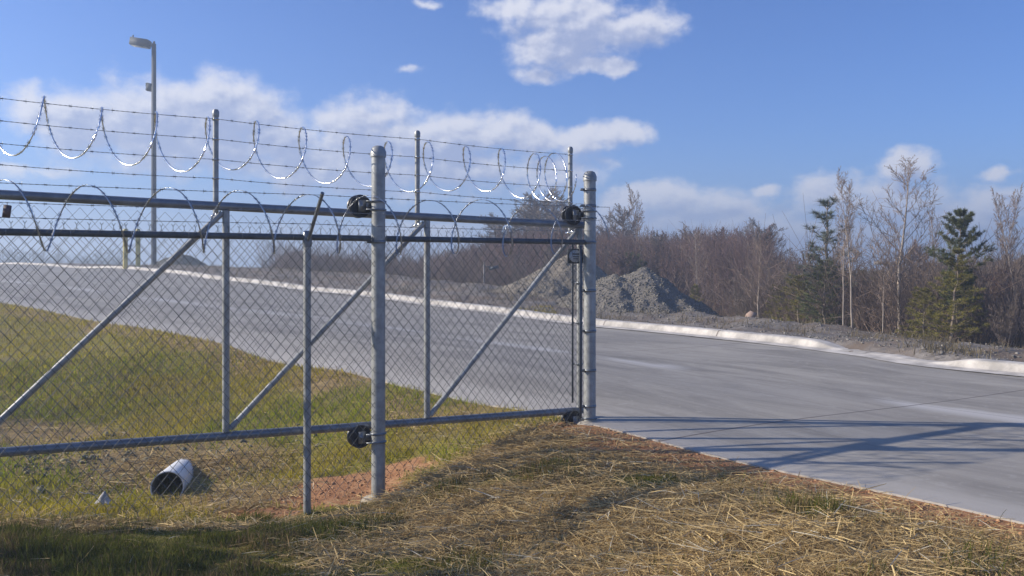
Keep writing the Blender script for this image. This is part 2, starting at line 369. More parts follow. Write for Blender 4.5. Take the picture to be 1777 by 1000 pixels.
# ------------------------------------------------------------ terrain (thin-plate surface through measured points)
CP = [P(0, 1000, 4.42), P(0, 925, 5.0), P(-60, 905, 5.2), P(0, 885, 5.9), P(0, 800, 7.6), P(0, 700, 10.0), P(0, 600, 14.2),
      P(290, 1000, 4.45), P(290, 920, 5.35), P(290, 884, 6.3), P(290, 862, 6.8), P(290, 795, 8.0), P(290, 750, 9.0), P(290, 680, 11.0),
      P(140, 900, 5.6), P(140, 865, 6.4), P(140, 800, 7.8),
      P(533, 1000, 4.5), P(533, 893, 6.09), P(533, 852, 6.8), P(533, 800, 7.6), P(533, 720, 9.0),
      P(656, 866, 6.35), P(600, 830, 6.85), P(700, 815, 6.95), P(680, 760, 7.8), P(680, 700, 8.8),
      P(760, 930, 5.1), P(850, 1000, 4.4), P(850, 900, 5.2), P(850, 820, 6.1), P(850, 760, 7.0), P(850, 725, 7.7), P(980, 742, 7.1),
      P(1100, 1000, 4.1), P(1100, 900, 4.8), P(1100, 820, 5.8), P(1250, 880, 4.95), P(1400, 1000, 3.8), P(1400, 905, 4.55), P(1600, 1000, 3.75), P(1777, 1000, 3.7),
      (0, 0, -1.62), (3, 1, -1.42), (4.5, -4, -1.42), (-3, -3, -1.62), (-6, 0.5, -1.60), (-5, 3.5, -1.58), (-8, 5, -1.62), (-10, 10, -1.55), (-14, -4, -1.6), (-16, 12, -1.3), (-22, 20, -0.9), (0, -10, -1.6),
      # verge beyond the road and the slope into the wood
      P(1777, 632, 11.6), P(1777, 622, 13.0), P(1650, 612, 14.2), P(1500, 590, 15.3), P(1400, 574, 16.8), P(1300, 562, 19.0), P(1180, 552, 22.5), P(1035, 545, 21), P(1000, 530, 27.5),
      P(820, 500, 31), P(700, 487, 35), P(600, 480, 38), P(500, 475, 42), P(400, 469, 48), P(300, 464, 48), P(200, 464, 55),
      (9.8, 11.0, -1.40), (14, 8, -1.7), (22, 2, -1.9),
      (13, 20, -3.2), (10, 25, -3.2), (18, 15, -3.4), (5, 30, -3.3), (26, 10, -4), (-2, 42, -2.4), (-10, 52, -2.0), (-18, 62, -1.8), (24, 28, -5.3), (14, 45, -5.5), (4, 55, -5.0), (40, 20, -6),
      (35, 50, -7), (0, 75, -6), (-30, 85, -3.0), (-60, 110, -5), (60, 60, -8), (-40, 30, -0.2), (-70, 50, -0.8), (-100, 20, -1), (40, -30, -3), (-40, -40, -2)]
rp = [p for i in range(10, len(NE) - 8, 8) for p in (NE[i], FE[i], (NE[i] + FE[i]) / 2)]
CPn = np.vstack([np.array(CP), np.array(rp)])
# drop near-coincident
keep = []
for p in CPn:
    if all(np.hypot(*(p[:2] - q[:2])) > 0.35 for q in keep): keep.append(p)
CPn = np.array(keep)
def tps_fit(p):
    n = len(p); d = np.hypot(p[:, None, 0] - p[None, :, 0], p[:, None, 1] - p[None, :, 1])
    K = np.where(d > 0, d ** 2 * np.log(d + 1e-12), 0) + np.eye(n) * 0.05
    Q = np.hstack([np.ones((n, 1)), p[:, :2]]); A = np.block([[K, Q], [Q.T, np.zeros((3, 3))]])
    return np.linalg.solve(A, np.concatenate([p[:, 2], np.zeros(3)]))
_w = tps_fit(CPn)
def tps(x, y):
    x = np.asarray(x, float); sh = x.shape; x = x.ravel(); y = np.asarray(y, float).ravel(); out = np.empty(len(x)); B = 20000
    for i in range(0, len(x), B):
        d = np.hypot(x[i:i + B, None] - CPn[None, :, 0], y[i:i + B, None] - CPn[None, :, 1])
        out[i:i + B] = (np.where(d > 0, d ** 2 * np.log(d + 1e-12), 0)) @ _w[:-3] + _w[-3] + _w[-2] * x[i:i + B] + _w[-1] * y[i:i + B]
    return out.reshape(sh)
def inpoly(x, y, poly):
    x = np.asarray(x, float); y = np.asarray(y, float); r = np.zeros(x.shape, bool); n = len(poly)
    for i in range(n):
        x0, y0 = poly[i][:2]; x1, y1 = poly[(i + 1) % n][:2]
        c = ((y0 > y) != (y1 > y)); xi = (x1 - x0) * (y - y0) / ((y1 - y0) if abs(y1 - y0) > 1e-9 else 1e-9) + x0
        r ^= c & (x < xi)
    return r
def dpoly(x, y, line):
    x = np.asarray(x, float); y = np.asarray(y, float); best = np.full(x.shape, 1e9)
    for a, b in zip(line[:-1], line[1:]):
        ax, ay = a[:2]; vx, vy = b[0] - ax, b[1] - ay; L = vx * vx + vy * vy + 1e-12
        t = np.clip(((x - ax) * vx + (y - ay) * vy) / L, 0, 1)
        best = np.minimum(best, np.hypot(x - ax - t * vx, y - ay - t * vy))
    return best
poly = np.vstack([NE, FE[::-1]])
def far_h(x, y):
    az_ = np.degrees(np.arctan2(x, y)); r = np.hypot(x, y)
    base = -7.5 + 3.0 * sstep(az_, 5, -25)
    return base + (fbm(x, y, 0.012, 5) - 0.5) * 5 * sstep(r, 60, 160) + 1.2 * sstep(r, 150, 320) * sstep(az_, 15, 32)
def height(x, y, detail=True):
    x = np.asarray(x, float); y = np.asarray(y, float)
    r = np.hypot(x, y); k = sstep(r, 62, 100)
    h = np.where(k < 1, tps(np.clip(x, -100, 100), np.clip(y, -60, 110)), 0) * (1 - k) + far_h(x, y) * k
    ins = inpoly(x, y, poly); df = dpoly(x, y, FE)
    # raised verge behind the kerb
    dn = dpoly(x, y, NE); out = (~ins) & (df < dn)
    h = h + np.where(out, 0.095 * sstep(df, 0.20, 0.36) * (1 - sstep(df, 3, 9)), 0)
    if detail:
        near = 1 - sstep(r, 25, 60)
        b = (fbm(x, y, 1.1, 1, 4) - 0.5) * 0.13 + (fbm(x, y, 6.0, 2, 3) - 0.5) * 0.05
        b *= sstep(dn, 0.15, 1.5) + (out * sstep(df, 0.35, 1.1))
        h = h + np.where(ins, 0, np.clip(b, -1, 1)) * near
        h = h + np.where(~ins, (fbm(x, y, 0.15, 9) - 0.5) * 1.2 * sstep(df, 6, 25) * out, 0)
    h = h - np.where(~out, 0.002 * (1 - sstep(dn, 0.2, 0.9)), 0)
    return h - np.where(ins, 0.09 * sstep(np.minimum(dn, df), 0.12, 0.45), 0)
# warped grid
def axis(lo, hi, n, c, s):
    a = np.arcsinh((lo - c) / s); b = np.arcsinh((hi - c) / s); return c + s * np.sinh(np.linspace(a, b, n))
gx = axis(-420, 420, 500, -0.3, 5.0); gy = axis(-60, 520, 520, 6.2, 4.0)
GX, GY = np.meshgrid(gx, gy, indexing='ij'); GZ = height(GX, GY)
d_ne = dpoly(GX, GY, NE); d_fe = dpoly(GX, GY, FE); ins = inpoly(GX, GY, poly); outside_far = (~ins) & (d_fe < d_ne)
def zones(x, y, d_ne, d_fe, outf):
    """straw, clay, gravel, forest weights"""
    n = fbm(x, y, 0.9, 21, 4)
    ix = np.maximum(y, 0.5); px = CX + x / ix * FPX
    # straw bank in front of the gate and right of it, straw patches in the ditch
    fr = sstep((x + 1.0) * 0.49 * -1 + (y - 6.35) * 0.87, 0.5, -0.3)       # camera side of the fence line
    straw = fr * sstep(x, -2.2, 0.2) * 0.85 + 0.12
    straw = np.maximum(straw, np.exp(-(((x + 3.3) / 1.3) ** 2 + ((y - 7.9) / 0.9) ** 2)) * 1.0)
    straw = np.maximum(straw, np.exp(-(((x + 4.9) / 1.3) ** 2 + ((y - 8.9) / 0.8) ** 2)) * 0.9)
    straw = np.maximum(straw, np.exp(-(((x + 2.0) / 0.5) ** 2 + ((y - 6.6) / 0.5) ** 2)) * 0.9)
    straw = np.maximum(straw, (1 - sstep(d_ne, 0.3, 1.3)) * 0.62 * sstep(y, 6, 9))
    straw = straw + (n - 0.5) * 0.8
    straw = np.where(fr > 0.5, straw - 0.9 * sstep(x, -0.9, -1.9) * sstep(y, 5.35, 5.0), straw)
    straw = np.maximum(straw, 1.0 * fr * np.exp(-((y - (5.62 + (x + 1.6) * 0.28)) / 0.20) ** 2) * sstep(x, -0.4, -1.2))
    clay = np.exp(-(((x + 1.30) / 0.62) ** 2 + ((y - 6.50) / 0.30) ** 2)) * 1.05
    clay = np.maximum(clay, np.exp(-(((x + 0.95) / 0.42) ** 2 + ((y - 6.95) / 0.26) ** 2)) * 0.9)
    clay = np.maximum(clay, np.exp(-(((x + 1.1) / 0.4) ** 2 + ((y - 5.75) / 0.22) ** 2)) * 0.75)
    clay = np.maximum(clay, (1 - sstep(d_ne, 0.15, 0.65)) * sstep(y, 7.6, 6.9) * (0.45 + 0.95 * fbm(x, y, 1.1, 71)))
    clay = np.maximum(clay, np.exp(-(((x - 0.85) / 0.45) ** 2 + ((y - 6.45) / 0.22) ** 2)) * 0.95)
    clay = np.maximum(clay, np.exp(-(((x + 1.75) / 0.45) ** 2 + ((y - 6.15) / 0.20) ** 2)) * 0.85)
    clay = np.maximum(clay, np.exp(-(((x + 1.15) / 0.75) ** 2 + ((y - 6.85) / 0.28) ** 2)) * 1.0)
    clay = np.maximum(clay, np.exp(-(((x - 1.0) / 0.6) ** 2 + ((y - 6.5) / 0.30) ** 2)) * 1.0)
    straw = straw - 0.9 * np.exp(-(((x - 0.85) / 0.30) ** 2 + ((y - 5.55) / 0.25) ** 2)) - 0.8 * np.exp(-(((x - 0.0) / 0.5) ** 2 + ((y - 5.9) / 0.2) ** 2)) - 0.7 * np.exp(-(((x + 0.4) / 0.4) ** 2 + ((y - 4.6) / 0.2) ** 2)) - 0.6 * np.exp(-(((x - 1.6) / 0.25) ** 2 + ((y - 4.7) / 0.2) ** 2))
    clay = clay + (n - 0.5) * 0.5 * (clay > 0.05)
    grav = outf * (1 - sstep(d_fe, 4.5, 8)) * 0.9
    forest = np.where(outf, sstep(d_fe, 3.0, 7), 0)
    forest = np.maximum(forest, sstep(np.hypot(x, y), 70, 100))
    return straw, clay, grav, forest
zs_, zc_, zg_, zf_ = zones(GX, GY, d_ne, d_fe, outside_far)
nx, ny = GX.shape
V = np.stack([GX, GY, GZ], -1).reshape(-1, 3)
ii, jj = np.meshgrid(np.arange(nx - 1), np.arange(ny - 1), indexing='ij'); b0 = (ii * ny + jj).ravel()
F = np.stack([b0, b0 + ny, b0 + ny + 1, b0 + 1], -1)
Z1 = np.clip(np.stack([zs_, zc_, zg_], -1).reshape(-1, 3), 0, 1.2); Z2 = np.clip(np.stack([zf_, zf_ * 0, zf_ * 0], -1).reshape(-1, 3), 0, 1.2)
tag(link('ground', mesh_np('ground', V, F, M_ground, True, col={'Zone': Z1, 'ZoneB': Z2})), kind='structure')

# road surface
U = np.linspace(0, 1, 25); NEd = catmull([s[0] for s in st], 24); FEd = catmull([s[1] for s in st], 24)
RX = NEd[:, None, 0] * (1 - U) + FEd[:, None, 0] * U; RY = NEd[:, None, 1] * (1 - U) + FEd[:, None, 1] * U
RZ = tps(RX, RY) + 0.010
mid = (NEd + FEd) / 2; vl = np.concatenate([[0], np.cumsum(np.linalg.norm(np.diff(mid[:, :2], axis=0), axis=1))])
wd = np.linalg.norm(NEd[:, :2] - FEd[:, :2], axis=1)
k0 = np.argmin(np.abs(mid[:, 1] - 9)); vl -= vl[k0]
uvr = np.stack([U[None, :] * wd[:, None], np.repeat(vl[:, None], len(U), 1)], -1).reshape(-1, 2)
m_, n_ = RX.shape; ii, jj = np.meshgrid(np.arange(m_ - 1), np.arange(n_ - 1), indexing='ij'); b0 = (ii * n_ + jj).ravel()
# slab has a real edge thickness on the near side
edge = np.vstack([np.stack([RX[:, 0], RY[:, 0], RZ[:, 0]], -1), np.stack([RX[:, 0], RY[:, 0], RZ[:, 0] - 0.12], -1)])
Vr = np.vstack([np.stack([RX, RY, RZ], -1).reshape(-1, 3), edge]); q = np.arange(m_ - 1)
Fe = np.stack([m_ * n_ + q, m_ * n_ + m_ + q, m_ * n_ + m_ + q + 1, m_ * n_ + q + 1], -1)
uvr = np.vstack([uvr, uvr[::n_][:m_], uvr[::n_][:m_]])
def road_uv(x, y):
    k = np.argmin((RX - x) ** 2 + (RY - y) ** 2); return uvr[k]
JU = float(np.mean([road_uv(4.34, 7.33)[0], road_uv(3.46, 8.8)[0], road_uv(2.35, 10.7)[0], road_uv(1.23, 12.4)[0]]))
JV0, JV1 = float(road_uv(3.46, 8.8)[1]), float(road_uv(2.35, 10.7)[1]); print('JU', JU, JV0, JV1, [road_uv(*q)[0] for q in ((4.34, 7.33), (3.46, 8.8), (2.35, 10.7), (1.23, 12.4))])
M_road = road_mat()
tag(link('road', mesh_np('road', Vr, np.vstack([np.stack([b0, b0 + 1, b0 + n_ + 1, b0 + n_], -1), Fe]), M_road, True, uv=uvr)), kind='structure')

# kerb: a rolled section swept along the far edge, lowered for a drive crossing
kc = catmull([s[1] for s in st], 60); t_ = np.gradient(kc[:, :2], axis=0); t_ /= np.linalg.norm(t_, axis=1, keepdims=True)
nrm = np.stack([t_[:, 1], -t_[:, 0]], -1)
mm = (NE[20] - FE[20])[:2]
if (nrm[120] @ mm) > 0: nrm = -nrm
sec = [(-0.30, 0.004), (-0.02, 0.010), (0.0, 0.014), (0.035, 0.075), (0.048, 0.098), (0.070, 0.110), (0.10, 0.114), (0.20, 0.117), (0.265, 0.116), (0.28, 0.105), (0.305, -0.05)]
pxk = CX + kc[:, 0] / np.maximum(kc[:, 1], 0.5) * FPX
dip = sstep(pxk, 1395, 1460) * (1 - sstep(pxk, 1600, 1690)); dip[kc[:, 1] < 3] = 0
sl_ = np.concatenate([[0], np.cumsum(np.linalg.norm(np.diff(kc[:, :2], axis=0), axis=1))])
zk = tps(kc[:, 0], kc[:, 1])
Vk = []
for (o, hgt) in sec:
    hh = np.where(hgt > 0.02, hgt * (1 - 0.78 * dip), hgt) + 0.012
    wob = (vnoise(sl_, sl_ * 0, 0.7, 3) - 0.5) * 0.008
    Vk.append(np.stack([kc[:, 0] + nrm[:, 0] * (o + wob), kc[:, 1] + nrm[:, 1] * (o + wob), zk + hh + (vnoise(sl_, sl_ * 0, 1.9, 8) - 0.5) * 0.005], -1))
Vk = np.stack(Vk, 1); mk, nk = Vk.shape[:2]
rows = [i for i in range(mk - 1)]; gap = set()
nxt = 0
for i in range(mk - 1):
    if sl_[i] > nxt: gap.add(i); nxt = sl_[i] + 3.0
Vg = Vk.copy()
Vk2 = Vk.reshape(-1, 3)
b0 = np.array([i * nk + j for i in rows for j in range(nk - 1)])
ke = link('kerb', mesh_np('kerb', Vk2, np.stack([b0, b0 + 1, b0 + nk + 1, b0 + nk], -1), M_kerb, True))
tag(ke, kind='structure')
# joints: thin dark recess strips standing 2 mm proud of the kerb
mj = MB()
for i in sorted(gap):
    if 8 < kc[i, 1] < 45:
        tv = np.array([t_[i, 0], t_[i, 1], 0]) * 0.009
        pts = Vk[i, 2:10] + np.array([0, 0, 0.003])
        pts = pts - np.array([nrm[i, 0], nrm[i, 1], 0]) * 0.003
        Vj = np.vstack([pts - tv, pts + tv]); k = len(pts)
        mj.add(Vj, np.array([[a, a + 1, k + a + 1, k + a] for a in range(k - 1)]))
tag(mj.obj('kerb_joints', simple('joint_dirt', (0.20, 0.16, 0.13), 0.95, 0, 0.2, 10)), kind='structure')

# ------------------------------------------------------------ fence, gate
D = np.array([1.773, 1.0, 0.0]) ; DL = np.linalg.norm(D); du = D / DL; nu = np.array([-du[1], du[0], 0.0])   # nu points away from the camera
P1 = np.array([-0.982, 6.35, 0.0]); P2 = np.array([0.654, 7.27, 0.0])
def fl(t, off=0.0, z=0.0): return P1 + D * t + nu * off + np.array([0, 0, z])
G0 = np.array([-1.046, 6.463, 0.0])
def gl(t, off=0.0, z=0.0): return G0 + D * t + nu * off + np.array([0, 0, z])
gt = lambda t: 0.4013 - 0.0397 * t
gb = lambda t: -1.178 - 0.0421 * t
def ground(x, y): return float(height(np.array([x]), np.array([y]))[0])

def ring(mb, c, r, h, n=20, th=0.004):
    mb.lathe([(r, -h / 2), (r + th, -h / 2), (r + th, h / 2), (r, h / 2)], n, Matrix.Translation(c))
def bolt(mb, c, d, L=0.05, r=0.006):
    c = np.array(c); d = np.array(d); mb.tube([c - d * L / 2, c + d * L / 2], r, 6)
    mb.tube([c + d * (L / 2 - 0.003), c + d * (L / 2 + 0.006)], r * 1.9, 6)

def roller_post(base, ztop, label, bands, rollers):
    x, y = base[0], base[1]; zg = ground(x, y) - 0.12
    root = empty('gate_post', (x, y, zg)); tag(root, label, 'gate post', 'round steel roller posts carrying the gate')
    r = 0.0508
    mb = MB(); mb.lathe([(r, 0), (r, (ztop - 0.06) - zg)], 28); mb.obj('post_pipe', M_galv, root, True)
    mc = MB(); k = ztop - zg
    mc.lathe([(r + 0.001, k - 0.085), (r + 0.007, k - 0.085), (r + 0.008, k - 0.045), (r + 0.004, k - 0.040), (r * 0.98, k - 0.025), (r * 0.8, k - 0.010), (r * 0.45, k - 0.002), (0.001, k)], 28)
    mc.obj('post_cap', M_galv, root, True)
    for z in bands:
        mb = MB(); ring(mb, (0, 0, z - zg), r, 0.022, 24)
        mb.box((-du[0] * (r + 0.018), -du[1] * (r + 0.018), z - zg), (0.04, 0.006, 0.022), Matrix.Rotation(math.atan2(du[1], du[0]), 3, 'Z'))
        bolt(mb, (-du[0] * (r + 0.026), -du[1] * (r + 0.026), z - zg), nu, 0.03, 0.005)
        mb.obj('tension_band', M_band, root)
    for (z, sgn) in rollers:
        # wheel standing in the gate plane, its axle square to the gate
        c = np.array([x, y, z]) - du * 0.105 + nu * 0.118 - np.array([x, y, zg])
        A = Matrix(((du[0], 0, nu[0]), (du[1], 0, nu[1]), (0, 1, 0))).to_4x4(); A.translation = Vector(c)
        prof = [(0.012, -0.036), (0.030, -0.036), (0.034, -0.030), (0.066, -0.030), (0.070, -0.036), (0.082, -0.036), (0.086, -0.030), (0.082, -0.020), (0.060, -0.010), (0.056, 0.0), (0.060, 0.010), (0.082, 0.020), (0.086, 0.030), (0.082, 0.036), (0.030, 0.036), (0.012, 0.036)]
        mw = MB(); mw.lathe(prof, 28, A); wh = mw.obj('roller', M_black, root, True)
        mh = MB(); mh.tube([c - nu * 0.085, c + nu * 0.055], 0.010, 8); mh.obj('axle', M_band, wh)
        mk_ = MB(); rot = Matrix.Rotation(math.atan2(du[1], du[0]), 3, 'Z')
        mk_.box(c - nu * 0.066, (0.055, 0.010, 0.085), rot)
        mk_.box(c - nu * 0.062 + du * 0.045, (0.075, 0.010, 0.05), rot)
        for dz in (-0.030, 0.030):
            ring(mk_, (0, 0, z - zg + dz), r, 0.013, 24, 0.009)
            mk_.tube([np.array([0, 0, z - zg + dz]) - du * r * 0.2 - nu * (r + 0.006), np.array([0, 0, z - zg + dz]) - du * (r + 0.05) - nu * (r - 0.03)], 0.006, 6)
        mk_.obj('roller_bracket', M_band, root)
    mf = MB(); mf.lathe([(0.001, 0.135), (0.09, 0.13), (0.13, 0.115), (0.15, 0.06), (0.15, 0.0)], 18)
    fV = mf.V[0]; fV[:, :2] *= (1 + (rng.random((len(fV), 1)) - 0.5) * 0.25); mf.obj('footing', M_concrete, root)
    return root
roller_post(P1, 0.898, 'large round galvanised gate post with domed cap rising from red clay mid fence',
            [0.190], [(0.455, 1), (-1.245, -1)])
roller_post(P2, 0.815, 'large round galvanised gate post at the right end of the fence by the road edge',
            [0.655, 0.52, 0.215, -0.19, -0.53, -0.86, -1.16], [(0.445, 1), (-1.29, -1)])

# fixed fence ------------------------------------------------
TL = -3.35
fence = empty('chain_link_fence', tuple(fl(-0.26, 0, -1.75))); tag(fence, 'low chain link fence with one slanted barbed wire arm in front of the sliding gate', 'fence')
FO = np.array(fence.location)
def fpart(mb, name, mat, smooth=False, parent=None):
    return mb.obj(name, mat, parent or fence, smooth) if False else _loc(mb, name, mat, smooth, parent or fence, FO)
def _loc(mb, name, mat, smooth, parent, O):
    mb.V = [v - O for v in mb.V]; return mb.obj(name, mat, parent, smooth)
zr = 0.215
for a, b in ((TL, -0.030), (0.030, 0.892)):
    mb = MB(); mb.tube([fl(a, 0, zr), fl(b, 0, zr)], 0.0215, 12); fpart(mb, 'top_rail', M_dark, True)
for t in (-3.3, -1.78, -0.26):
    p = fl(t); zg = ground(p[0], p[1]) - 0.1
    mb = MB(); mb.tube([[p[0], p[1], zg], [p[0], p[1], 0.19]], 0.0265, 16); fpart(mb, 'line_post', M_galv, True)
    ma = MB(); q0 = fl(t, 0, 0.17); q1 = fl(t, -0.36, 0.50)
    ma.tube([q0, q1], 0.0135, 8); ma.lathe([(0.030, 0.145), (0.034, 0.175), (0.034, 0.235), (0.022, 0.26), (0.002, 0.262)], 14, Matrix.Translation((p[0], p[1], 0)))
    fpart(ma, 'barb_arm', M_rail, True)
# chain link fabric
def fabric(org, T0, T1, wdt, hgt, ztop, zbot, r, twist, off):
    """zigzag wires; org(t, off, z)"""
    n = int((T1 - T0) * DL / (wdt / 2)); A = []; B = []
    for k in range(n):
        t0 = T0 + (T1 - T0) * k / n; dt = (wdt / 2) / DL
        zt = ztop(t0); nb_ = int((zt - zbot(t0)) / (hgt / 2))
        j = np.arange(nb_ + 1); side = (j + k) % 2
        tt = t0 + dt * side; rn = (rng.random(nb_ + 1) - 0.5)
        z = zt - j * hgt / 2 + rn * 0.004
        o = off + np.where(j % 2 == 0, 0.0022, -0.0022)
        pts = P1[None] if False else np.array([org(a, b_, c_) for a, b_, c_ in zip(tt + rn * 0.0012, o, z)])
        A.append(pts[:-1]); B.append(pts[1:])
        if twist:
            # the two wire ends twisted together above the top and below the bottom row
            for e, s_ in ((0, 1), (-1, -1)):
                if (side[e] == 1):
                    top = pts[e] + np.array([0, 0, 0.022 * s_])
                    A.append(pts[e][None]); B.append(top[None])
                    for sg in (-1, 1):
                        A.append(top[None]); B.append((top + du * 0.010 * sg + np.array([0, 0, 0.016 * s_]))[None])
    A = np.vstack(A); B = np.vstack(B)
    return prisms(A, B, r, r, 4)
zb_t = np.array([-3.4, -1.17, -0.26, 0.0, 0.3, 0.9]); zb_z = np.array([-1.50, -1.50, -1.62, -1.56, -1.42, -1.28])
zb = lambda t: float(np.interp(t, zb_t, zb_z)) + 0.02 * math.sin(t * 9)
V_, F_ = fabric(fl, TL, 0.885, 0.070, 0.086, lambda t: zr + 0.030, zb, 0.00160, True, -0.030)
fpart(MB().add(V_, F_), 'chain_link_fabric', M_wire)
def barbed(mb, pts, r=0.0021):
    pts = np.asarray(pts); L = np.concatenate([[0], np.cumsum(np.linalg.norm(np.diff(pts, axis=0), axis=1))])
    n = int(L[-1] / 0.05) + 2; s = np.linspace(0, L[-1], n); q = np.stack([np.interp(s, L, pts[:, k]) for k in range(3)], -1)
    # two strands twisted
    for ph in (0, math.pi):
        s2 = np.linspace(0, L[-1], n * 3); c = np.stack([np.interp(s2, L, pts[:, k]) for k in range(3)], -1)
        a = s2 / 0.06 * 2 * math.pi + ph
        c = c + nu[None] * (np.cos(a) * 0.0013)[:, None] + np.array([0, 0, 1.0])[None] * (np.sin(a) * 0.0013)[:, None]
        V, F = prisms(c[:-1], c[1:], r * 0.72, r * 0.72, 3); mb.add(V, F)
    sb = np.arange(0.06, L[-1], 0.125); c = np.stack([np.interp(sb, L, pts[:, k]) for k in range(3)], -1)
    for sg in (1, -1):
        dirs = rng.normal(size=(len(c), 3)); dirs -= (dirs @ du)[:, None] * du; dirs /= np.linalg.norm(dirs, axis=1, keepdims=True)
        for q_ in (1, -1):
            V, F = prisms(c + du * 0.004 * sg, c + dirs * 0.016 * q_ + du * 0.006 * sg, 0.0016, 0.0006, 3); mb.add(V, F)
    V, F = prisms(c - du * 0.009, c + du * 0.009, 0.0036, 0.0036, 5); mb.add(V, F)
def sag(org, ts, off, zf, s=0.008):
    out = []
    for a, b in zip(ts[:-1], ts[1:]):
        for k in np.linspace(0, 1, 9)[:-1]:
            t = a + (b - a) * k; out.append(org(t, off, zf(t) - s * 4 * k * (1 - k)))
    out.append(org(ts[-1], off, zf(ts[-1]))); return np.array(out)
for off, z in ((-0.345, 0.487), (-0.22, 0.385), (-0.10, 0.305)):
    mb = MB(); barbed(mb, sag(fl, [-3.3, -1.78, -0.26, 0.9], off, lambda t, z=z: z)); fpart(mb, 'barbed_wire', M_barb)
mb = MB(); mb.box(fl(0.868, -0.03, (0.19 - 1.26) / 2), (0.02, 0.006, 1.44), Matrix.Rotation(math.atan2(du[1], du[0]), 3, 'Z')); fpart(mb, 'tension_bar', M_dark)
for t in np.arange(-3.2, 0.85, 0.17):
    mb = MB()
    if abs(t) > 0.03: ring_c = fl(t, 0, zr); A = Matrix(((nu[0], 0, du[0]), (nu[1], 0, du[1]), (0, 1, 0))).to_4x4(); A.translation = Vector(ring_c); mb.lathe([(0.022, -0.002), (0.0245, 0), (0.022, 0.002)], 10, A); fpart(mb, 'tie_wire', M_barb)

# sliding gate -----------------------------------------------
gate = empty('sliding_gate', tuple(gl(-0.5, 0, -1.2))); tag(gate, 'long galvanised pipe frame sliding gate with braces and upright barbed wire posts on top', 'gate')
GO = np.array(gate.location)
gp = lambda mb, name, mat, smooth=False, parent=None: _loc(mb, name, mat, smooth, parent or gate, GO)
TG = -3.35; UP = [0.915, 0.2194, -0.5195, -1.26, -2.0, -2.74]
mb = MB(); mb.tube([gl(TG, 0, gt(TG)), gl(0.94, 0, gt(0.94))], 0.030, 16); gp(mb, 'top_rail', M_rail, True)
mb = MB(); mb.tube([gl(TG, 0, gb(TG)), gl(0.94, 0, gb(0.94))], 0.030, 16); gp(mb, 'bottom_rail', M_rail, True)
for t in UP:
    mb = MB(); mb.tube([gl(t, 0, gb(t) + 0.028), gl(t, 0, gt(t) - 0.028)], 0.0245, 14)
    gp(mb, 'upright', M_galv, True)
for a, b in zip(UP[:-1], UP[1:]):
    mb = MB(); p = gl(a - 0.012, 0, gt(a) - 0.045); q = gl(b + 0.012, 0, gb(b) + 0.045); mb.tube([p, q], 0.0205, 12); gp(mb, 'brace', M_galv, True)
V_, F_ = fabric(gl, TG, 0.905, 0.085, 0.100, lambda t: gt(t) - 0.055, lambda t: gb(t) + 0.03, 0.00095, False, 0.034)
gp(MB().add(V_, F_), 'chain_link_fabric', M_wire2)
mb = MB(); mb.box(gl(0.89, 0.03, (gt(0.9) + gb(0.9)) / 2), (0.016, 0.006, 1.45), Matrix.Rotation(math.atan2(du[1], du[0]), 3, 'Z')); gp(mb, 'tension_bar', M_dark)
for z in (0.22, -0.13, -0.47, -0.82):
    mb = MB(); ring(mb, gl(0.915, 0, z), 0.0247, 0.02, 16); bolt(mb, gl(0.895, 0.0, z), nu, 0.05, 0.005); gp(mb, 'tension_band', M_band)
arm_t = [t - 0.028 for t in UP]
strands = [(0.600, 0.0), (0.462, 0.0), (0.322, 0.0), (0.192, 0.0)]
for i, t in enumerate(arm_t):
    za, zt_ = gt(t) - 0.055, gt(t) + 0.655
    mb = MB(); mb.tube([gl(t, 0.056, za), gl(t, 0.056, zt_)], 0.0195, 12)
    mb.lathe([(0.0215, zt_ - 0.035), (0.0235, zt_ - 0.03), (0.0235, zt_), (0.016, zt_ + 0.014), (0.001, zt_ + 0.018)], 14, Matrix.Translation(Vector(gl(t, 0.056, 0))))
    arm = gp(mb, 'barb_post', M_galv, True)
    mk_ = MB(); mk_.box(gl(t, 0.056, za - 0.012), (0.065, 0.05, 0.016), Matrix.Rotation(math.atan2(du[1], du[0]), 3, 'Z'))
    mk_.box(gl(t, 0.03, za - 0.005), (0.02, 0.06, 0.03), Matrix.Rotation(math.atan2(du[1], du[0]), 3, 'Z'))
    _loc(mk_, 'bracket', M_razor, False, arm, GO)
    for s_, _ in strands:
        mk_ = MB(); ring(mk_, gl(t, 0.056, gt(t) + s_), 0.0196, 0.010, 12, 0.004); mk_.tube([gl(t, 0.030, gt(t) + s_), gl(t - 0.012, 0.022, gt(t) + s_)], 0.004, 5)
        _loc(mk_, 'wire_clip', M_razor, False, arm, GO)
for s_, _ in strands:
    mb = MB(); ts = arm_t[::-1]; barbed(mb, sag(gl, [TG] + ts, 0.028, lambda t, s_=s_: gt(t) + s_, 0.012)); gp(mb, 'barbed_wire', M_barb)

